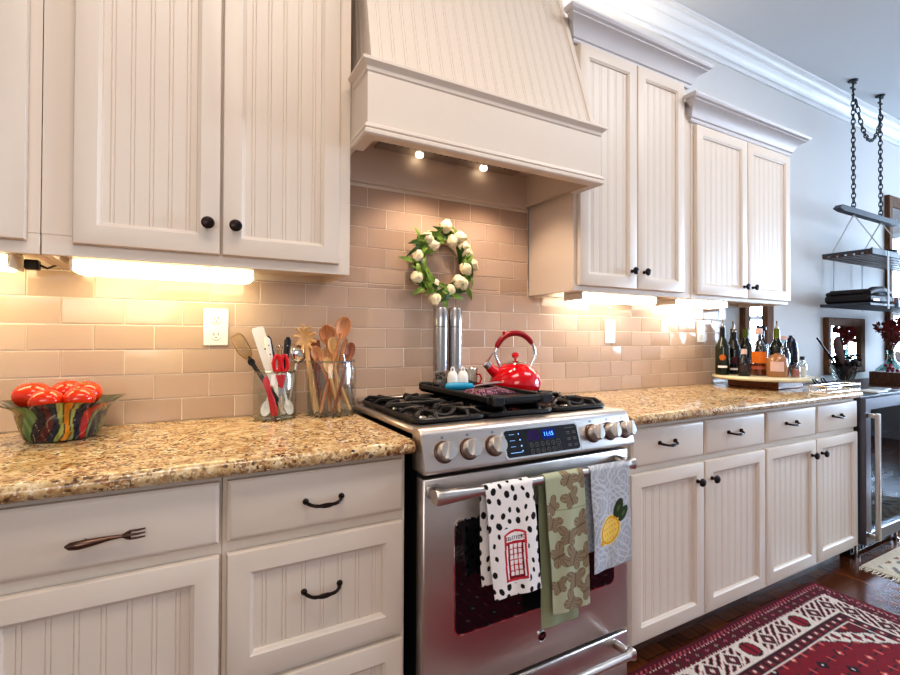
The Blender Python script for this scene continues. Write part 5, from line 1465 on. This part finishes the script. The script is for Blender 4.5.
# ================================================================== RUGS
rx0, rx1, ry0, ry1 = .35, 2.675, -1.95, -.585
RED, DRED, MAR, NAVY, WHT, PNK, BLK, TAN = S(140,12,32), S(86,10,24), S(56,12,20), S(28,24,42), S(214,200,188), S(176,76,88), S(22,16,20), S(150,112,88)
def hsh(i, j, k=0): return (math.sin(i*127.1+j*311.7+k*74.7)*43758.5453) % 1
def rug_col(u, v):
    x = rx0+(rx1-rx0)*u; y = ry0+(ry1-ry0)*v
    el, er, eb, et = x-rx0, rx1-x, y-ry0, ry1-y
    e = min(el, er, eb, et); s = x if e in (et, eb) else y  # coordinate along the edge
    n = hsh(int(x*190), int(y*190)); dk = .86+.28*n
    def k(c): return (c[0]*dk, c[1]*dk, c[2]*dk, 1)
    if e < .012: return k(DRED)
    if e < .034:
        return k(PNK) if ((s+e*.9)*42 % 1) < .38 else k(S(86,12,26))
    if e < .082:
        a = (s*17) % 1-.5; b = (e-.058)/.024; d = abs(a)*2+abs(b)
        if d < .35: return k(PNK if int(s*17) % 2 else TAN)
        if d < .62: return k(NAVY)
        if abs(b) > .78 and (s*68 % 1) < .3: return k(WHT)
        return k(S(92,14,28))
    if e < .092: return k(WHT)
    if e < .180:
        c = (e-.136)/.044; p = s*8.2; i = int(math.floor(p)); a = (p % 1-.5)*2
        if i % 3 == 0:
            # tall red ovals
            q = (a*1.5)**2+(c*1.02)**2
            if q < .62: return k(RED if abs(a) > .12 else DRED)
            if q < .9: return k(BLK)
            return k(WHT)
        d = abs(a)+abs(c)*.75
        if d < .20: return k(WHT)
        if d < .46: return k(S(92,28,34))
        if d < .60: return k(BLK)
        if d < .74: return k(WHT)
        zz = abs((s*24+c*1.4) % 1-.5)
        if zz < .17: return k(BLK)
        if zz < .30: return k(RED)
        return k(WHT)
    if e < .190: return k(WHT)
    if e < .236:
        a = (s*20) % 1-.5; b = (e-.213)/.023
        if abs(a) < .12 and abs(b) < .25: return k(WHT)
        if abs(a) < .30 and abs(b) < .6: return k(S(120,26,36))
        return k(S(54,14,22))
    if e < .242: return k(WHT)
    # field, with stepped white corner bands
    cx = min(el, er)-.242; cy = min(eb, et)-.242; st = math.floor((cx+cy*.0)*60)/60; dg = cx*.62+cy + .006*math.floor((cx*40) % 2)
    if cx+cy*1.5 < .62 and .085 < dg < .165:
        q = (cx*22-cy*9) % 1; c = (dg-.125)/.04; d = abs(q-.5)*2+abs(c)
        if abs(c) > .86: return k(BLK)
        if d < .45: return k(RED)
        if d < .75: return k(S(60,40,40))
        return k(WHT)
    i, j = math.floor(x*15), math.floor(y*15); a, b = (x*15) % 1-.5, (y*15) % 1-.5
    if (i+j) % 2 == 0:
        d = abs(a)+abs(b)
        if d < .10: return k(WHT)
        if d < .24: return k(NAVY if hsh(i, j) < .5 else S(196,70,60))
        if d < .34: return k(BLK)
    elif abs(a) < .07 and abs(b) < .22: return k(S(200,84,76))
    elif abs(b) < .05: return k(NAVY)
    return k(S(122,10,28) if dg > .085 else S(98,10,24))
nu, nv = int((rx1-rx0)/.0058), int((ry1-ry0)/.0058)
def rug_pt(u, v):
    x = rx0+(rx1-rx0)*u; y = ry0+(ry1-ry0)*v
    return (x+.004*math.sin(y*9), y+.006*math.sin(x*3.1), .010+.0012*math.sin(x*13)*math.sin(y*17))
g = G().sheet(nu, nv, rug_pt, 0, rug_col)
def skirt(a0, a1, flip, c):
    n = 60
    return [a0+(a1-a0)*i/n for i in range(n+1)]
for side in range(4):
    f = {0: lambda t: (t, 0), 1: lambda t: (t, 1), 2: lambda t: (0, t), 3: lambda t: (1, t)}[side]
    g.sheet(80, 1, lambda u, v, f=f: (lambda p: (p[0], p[1], p[2] if v > .5 else .0005))(rug_pt(*f(u))), 0, lambda u, v: S(80,12,24))
rug = build('persian_rug', g, M_['col_rug'], origin=(1.5,-1.2,0), col=True, recalc=False, smooth=80)
tag(rug, 'red patterned rug with white-ground borders on the dark floor', 'rug')
fx0, fx1, fy0, fy1 = 3.10, 4.65, -1.55, -.615
def rug2(u, v):
    x = fx0+(fx1-fx0)*u; y = fy0+(fy1-fy0)*v; e = min(x-fx0, fx1-x, y-fy0, fy1-y); n = .9+.2*hsh(int(x*150), int(y*150))
    def k(c): return (c[0]*n, c[1]*n, c[2]*n, 1)
    if e < .05: return k(S(206,190,166))
    f = math.sin(x*30+2*math.sin(y*22))*math.sin(y*34+2*math.sin(x*19))
    if e < .16: return k(S(150,104,86)) if f > .45 else (S(120,116,110) if f < -.6 else k(S(214,200,178)))
    return k(S(176,140,120)) if f > .5 else (k(S(96,100,110)) if f < -.62 else k(S(200,184,160)))
g = G().sheet(190, 110, lambda u, v: (fx0+(fx1-fx0)*u, fy0+(fy1-fy0)*v, .009), 0, rug2)
for side in range(4):
    f = {0: lambda t: (t, 0), 1: lambda t: (t, 1), 2: lambda t: (0, t), 3: lambda t: (1, t)}[side]
    g.sheet(10, 1, lambda u, v, f=f: (fx0+(fx1-fx0)*f(u)[0], fy0+(fy1-fy0)*f(u)[1], .009 if v > .5 else .0005), 0, lambda u, v: S(190,176,150))
r2 = build('beige_rug', g, M_['col_rug'], origin=(3.8,-1.1,0), col=True, recalc=False, smooth=80)
tag(r2, 'pale beige floral rug with a fringed end by the cooler', 'rug')
g = G(); rn = random.Random(4)
for i in range(110):
    y = fy0+(fy1-fy0)*(i+.5)/110; d = rn.uniform(.035,.055); g.tube([(fx0+.002,y,.006),(fx0-d*.5,y+rn.uniform(-.006,.006),.005),(fx0-d,y+rn.uniform(-.012,.012),.003)], [.0024,.0022,.0012], 5)
tag(build('fringe', g, mat('cream_fringe', S(222,212,190), .9), r2), kind='stuff')
# ================================================================== CAMERA AND LIGHT
def camera():
    yaw, pitch, roll = 5.04314274e-01, 1.08506255e-02, 3.92150572e-03
    w = Vector((math.sin(yaw)*math.cos(pitch), math.cos(yaw)*math.cos(pitch), math.sin(pitch)))
    r0 = Vector((math.cos(yaw), -math.sin(yaw), 0)); u0 = r0.cross(w)
    r = r0*math.cos(roll)+u0*math.sin(roll); u = -r0*math.sin(roll)+u0*math.cos(roll)
    cam = bpy.data.cameras.new('camera'); co = bpy.data.objects.new('camera', cam); COL.objects.link(co)
    M = Matrix((r, u, -w)).transposed().to_4x4(); M.translation = Vector((0, -1.76965, 1.19)); co.matrix_world = M
    cam.sensor_width = 36; cam.lens = 477.37*36/900; cam.shift_y = -5/900; cam.clip_start = .05
    bpy.context.scene.camera = co
camera()
def area(name, loc, target, sx, sy, e, c):
    l = bpy.data.lights.new(name, 'AREA'); l.shape = 'RECTANGLE'; l.size = sx; l.size_y = sy; l.energy = e; l.color = c
    o = bpy.data.objects.new(name, l); COL.objects.link(o); o.location = loc
    o.rotation_euler = (Vector(target)-Vector(loc)).to_track_quat('-Z', 'Y').to_euler(); return o
area('window_daylight', (XR+.5, -2.1, 1.75), (3.0, -1.4, 1.5), 3.4, 2.0, 600, (.62,.80,1.0))
area('room_light_warm', (.2, -1.5, ZT-.05), (.2, -1.3, 0), 1.2, .6, 20, (1.0,.86,.74))
area('room_light_right', (2.6, -1.45, ZT-.05), (2.6, -1.25, 0), 1.4, .6, 22, (.96,.96,1.0))
area('cabinet_top_light', (1.75, -.17, 2.47), (1.75, -.12, 3.0), .5, .1, 3.0, (1.0,.86,.7))
area('window_behind', (-.6, YF+.12, 2.0), (.6, 0, 1.4), 2.4, 1.2, 38, (1.0,.95,.92))  # added soft fill behind the camera; the front wall has no window
for k, x in enumerate((.80, 1.10)):
    l = bpy.data.lights.new('hood_spot', 'SPOT'); l.energy = 9;  l.spot_size = 2.0; l.spot_blend = .6; l.color = (1,.76,.56); l.shadow_soft_size = .02
    o = bpy.data.objects.new('hood_spot', l); COL.objects.link(o); o.location = (x, -.22, 1.900)
W = bpy.data.worlds.new('daylight'); bpy.context.scene.world = W; W.use_nodes = True
bg = W.node_tree.nodes['Background']; bg.inputs[0].default_value = (.62,.8,1,1); bg.inputs[1].default_value = 1.2
vs = bpy.context.scene.view_settings
vs.view_transform = 'Standard'; vs.look = 'Medium High Contrast'; vs.exposure = 0.0
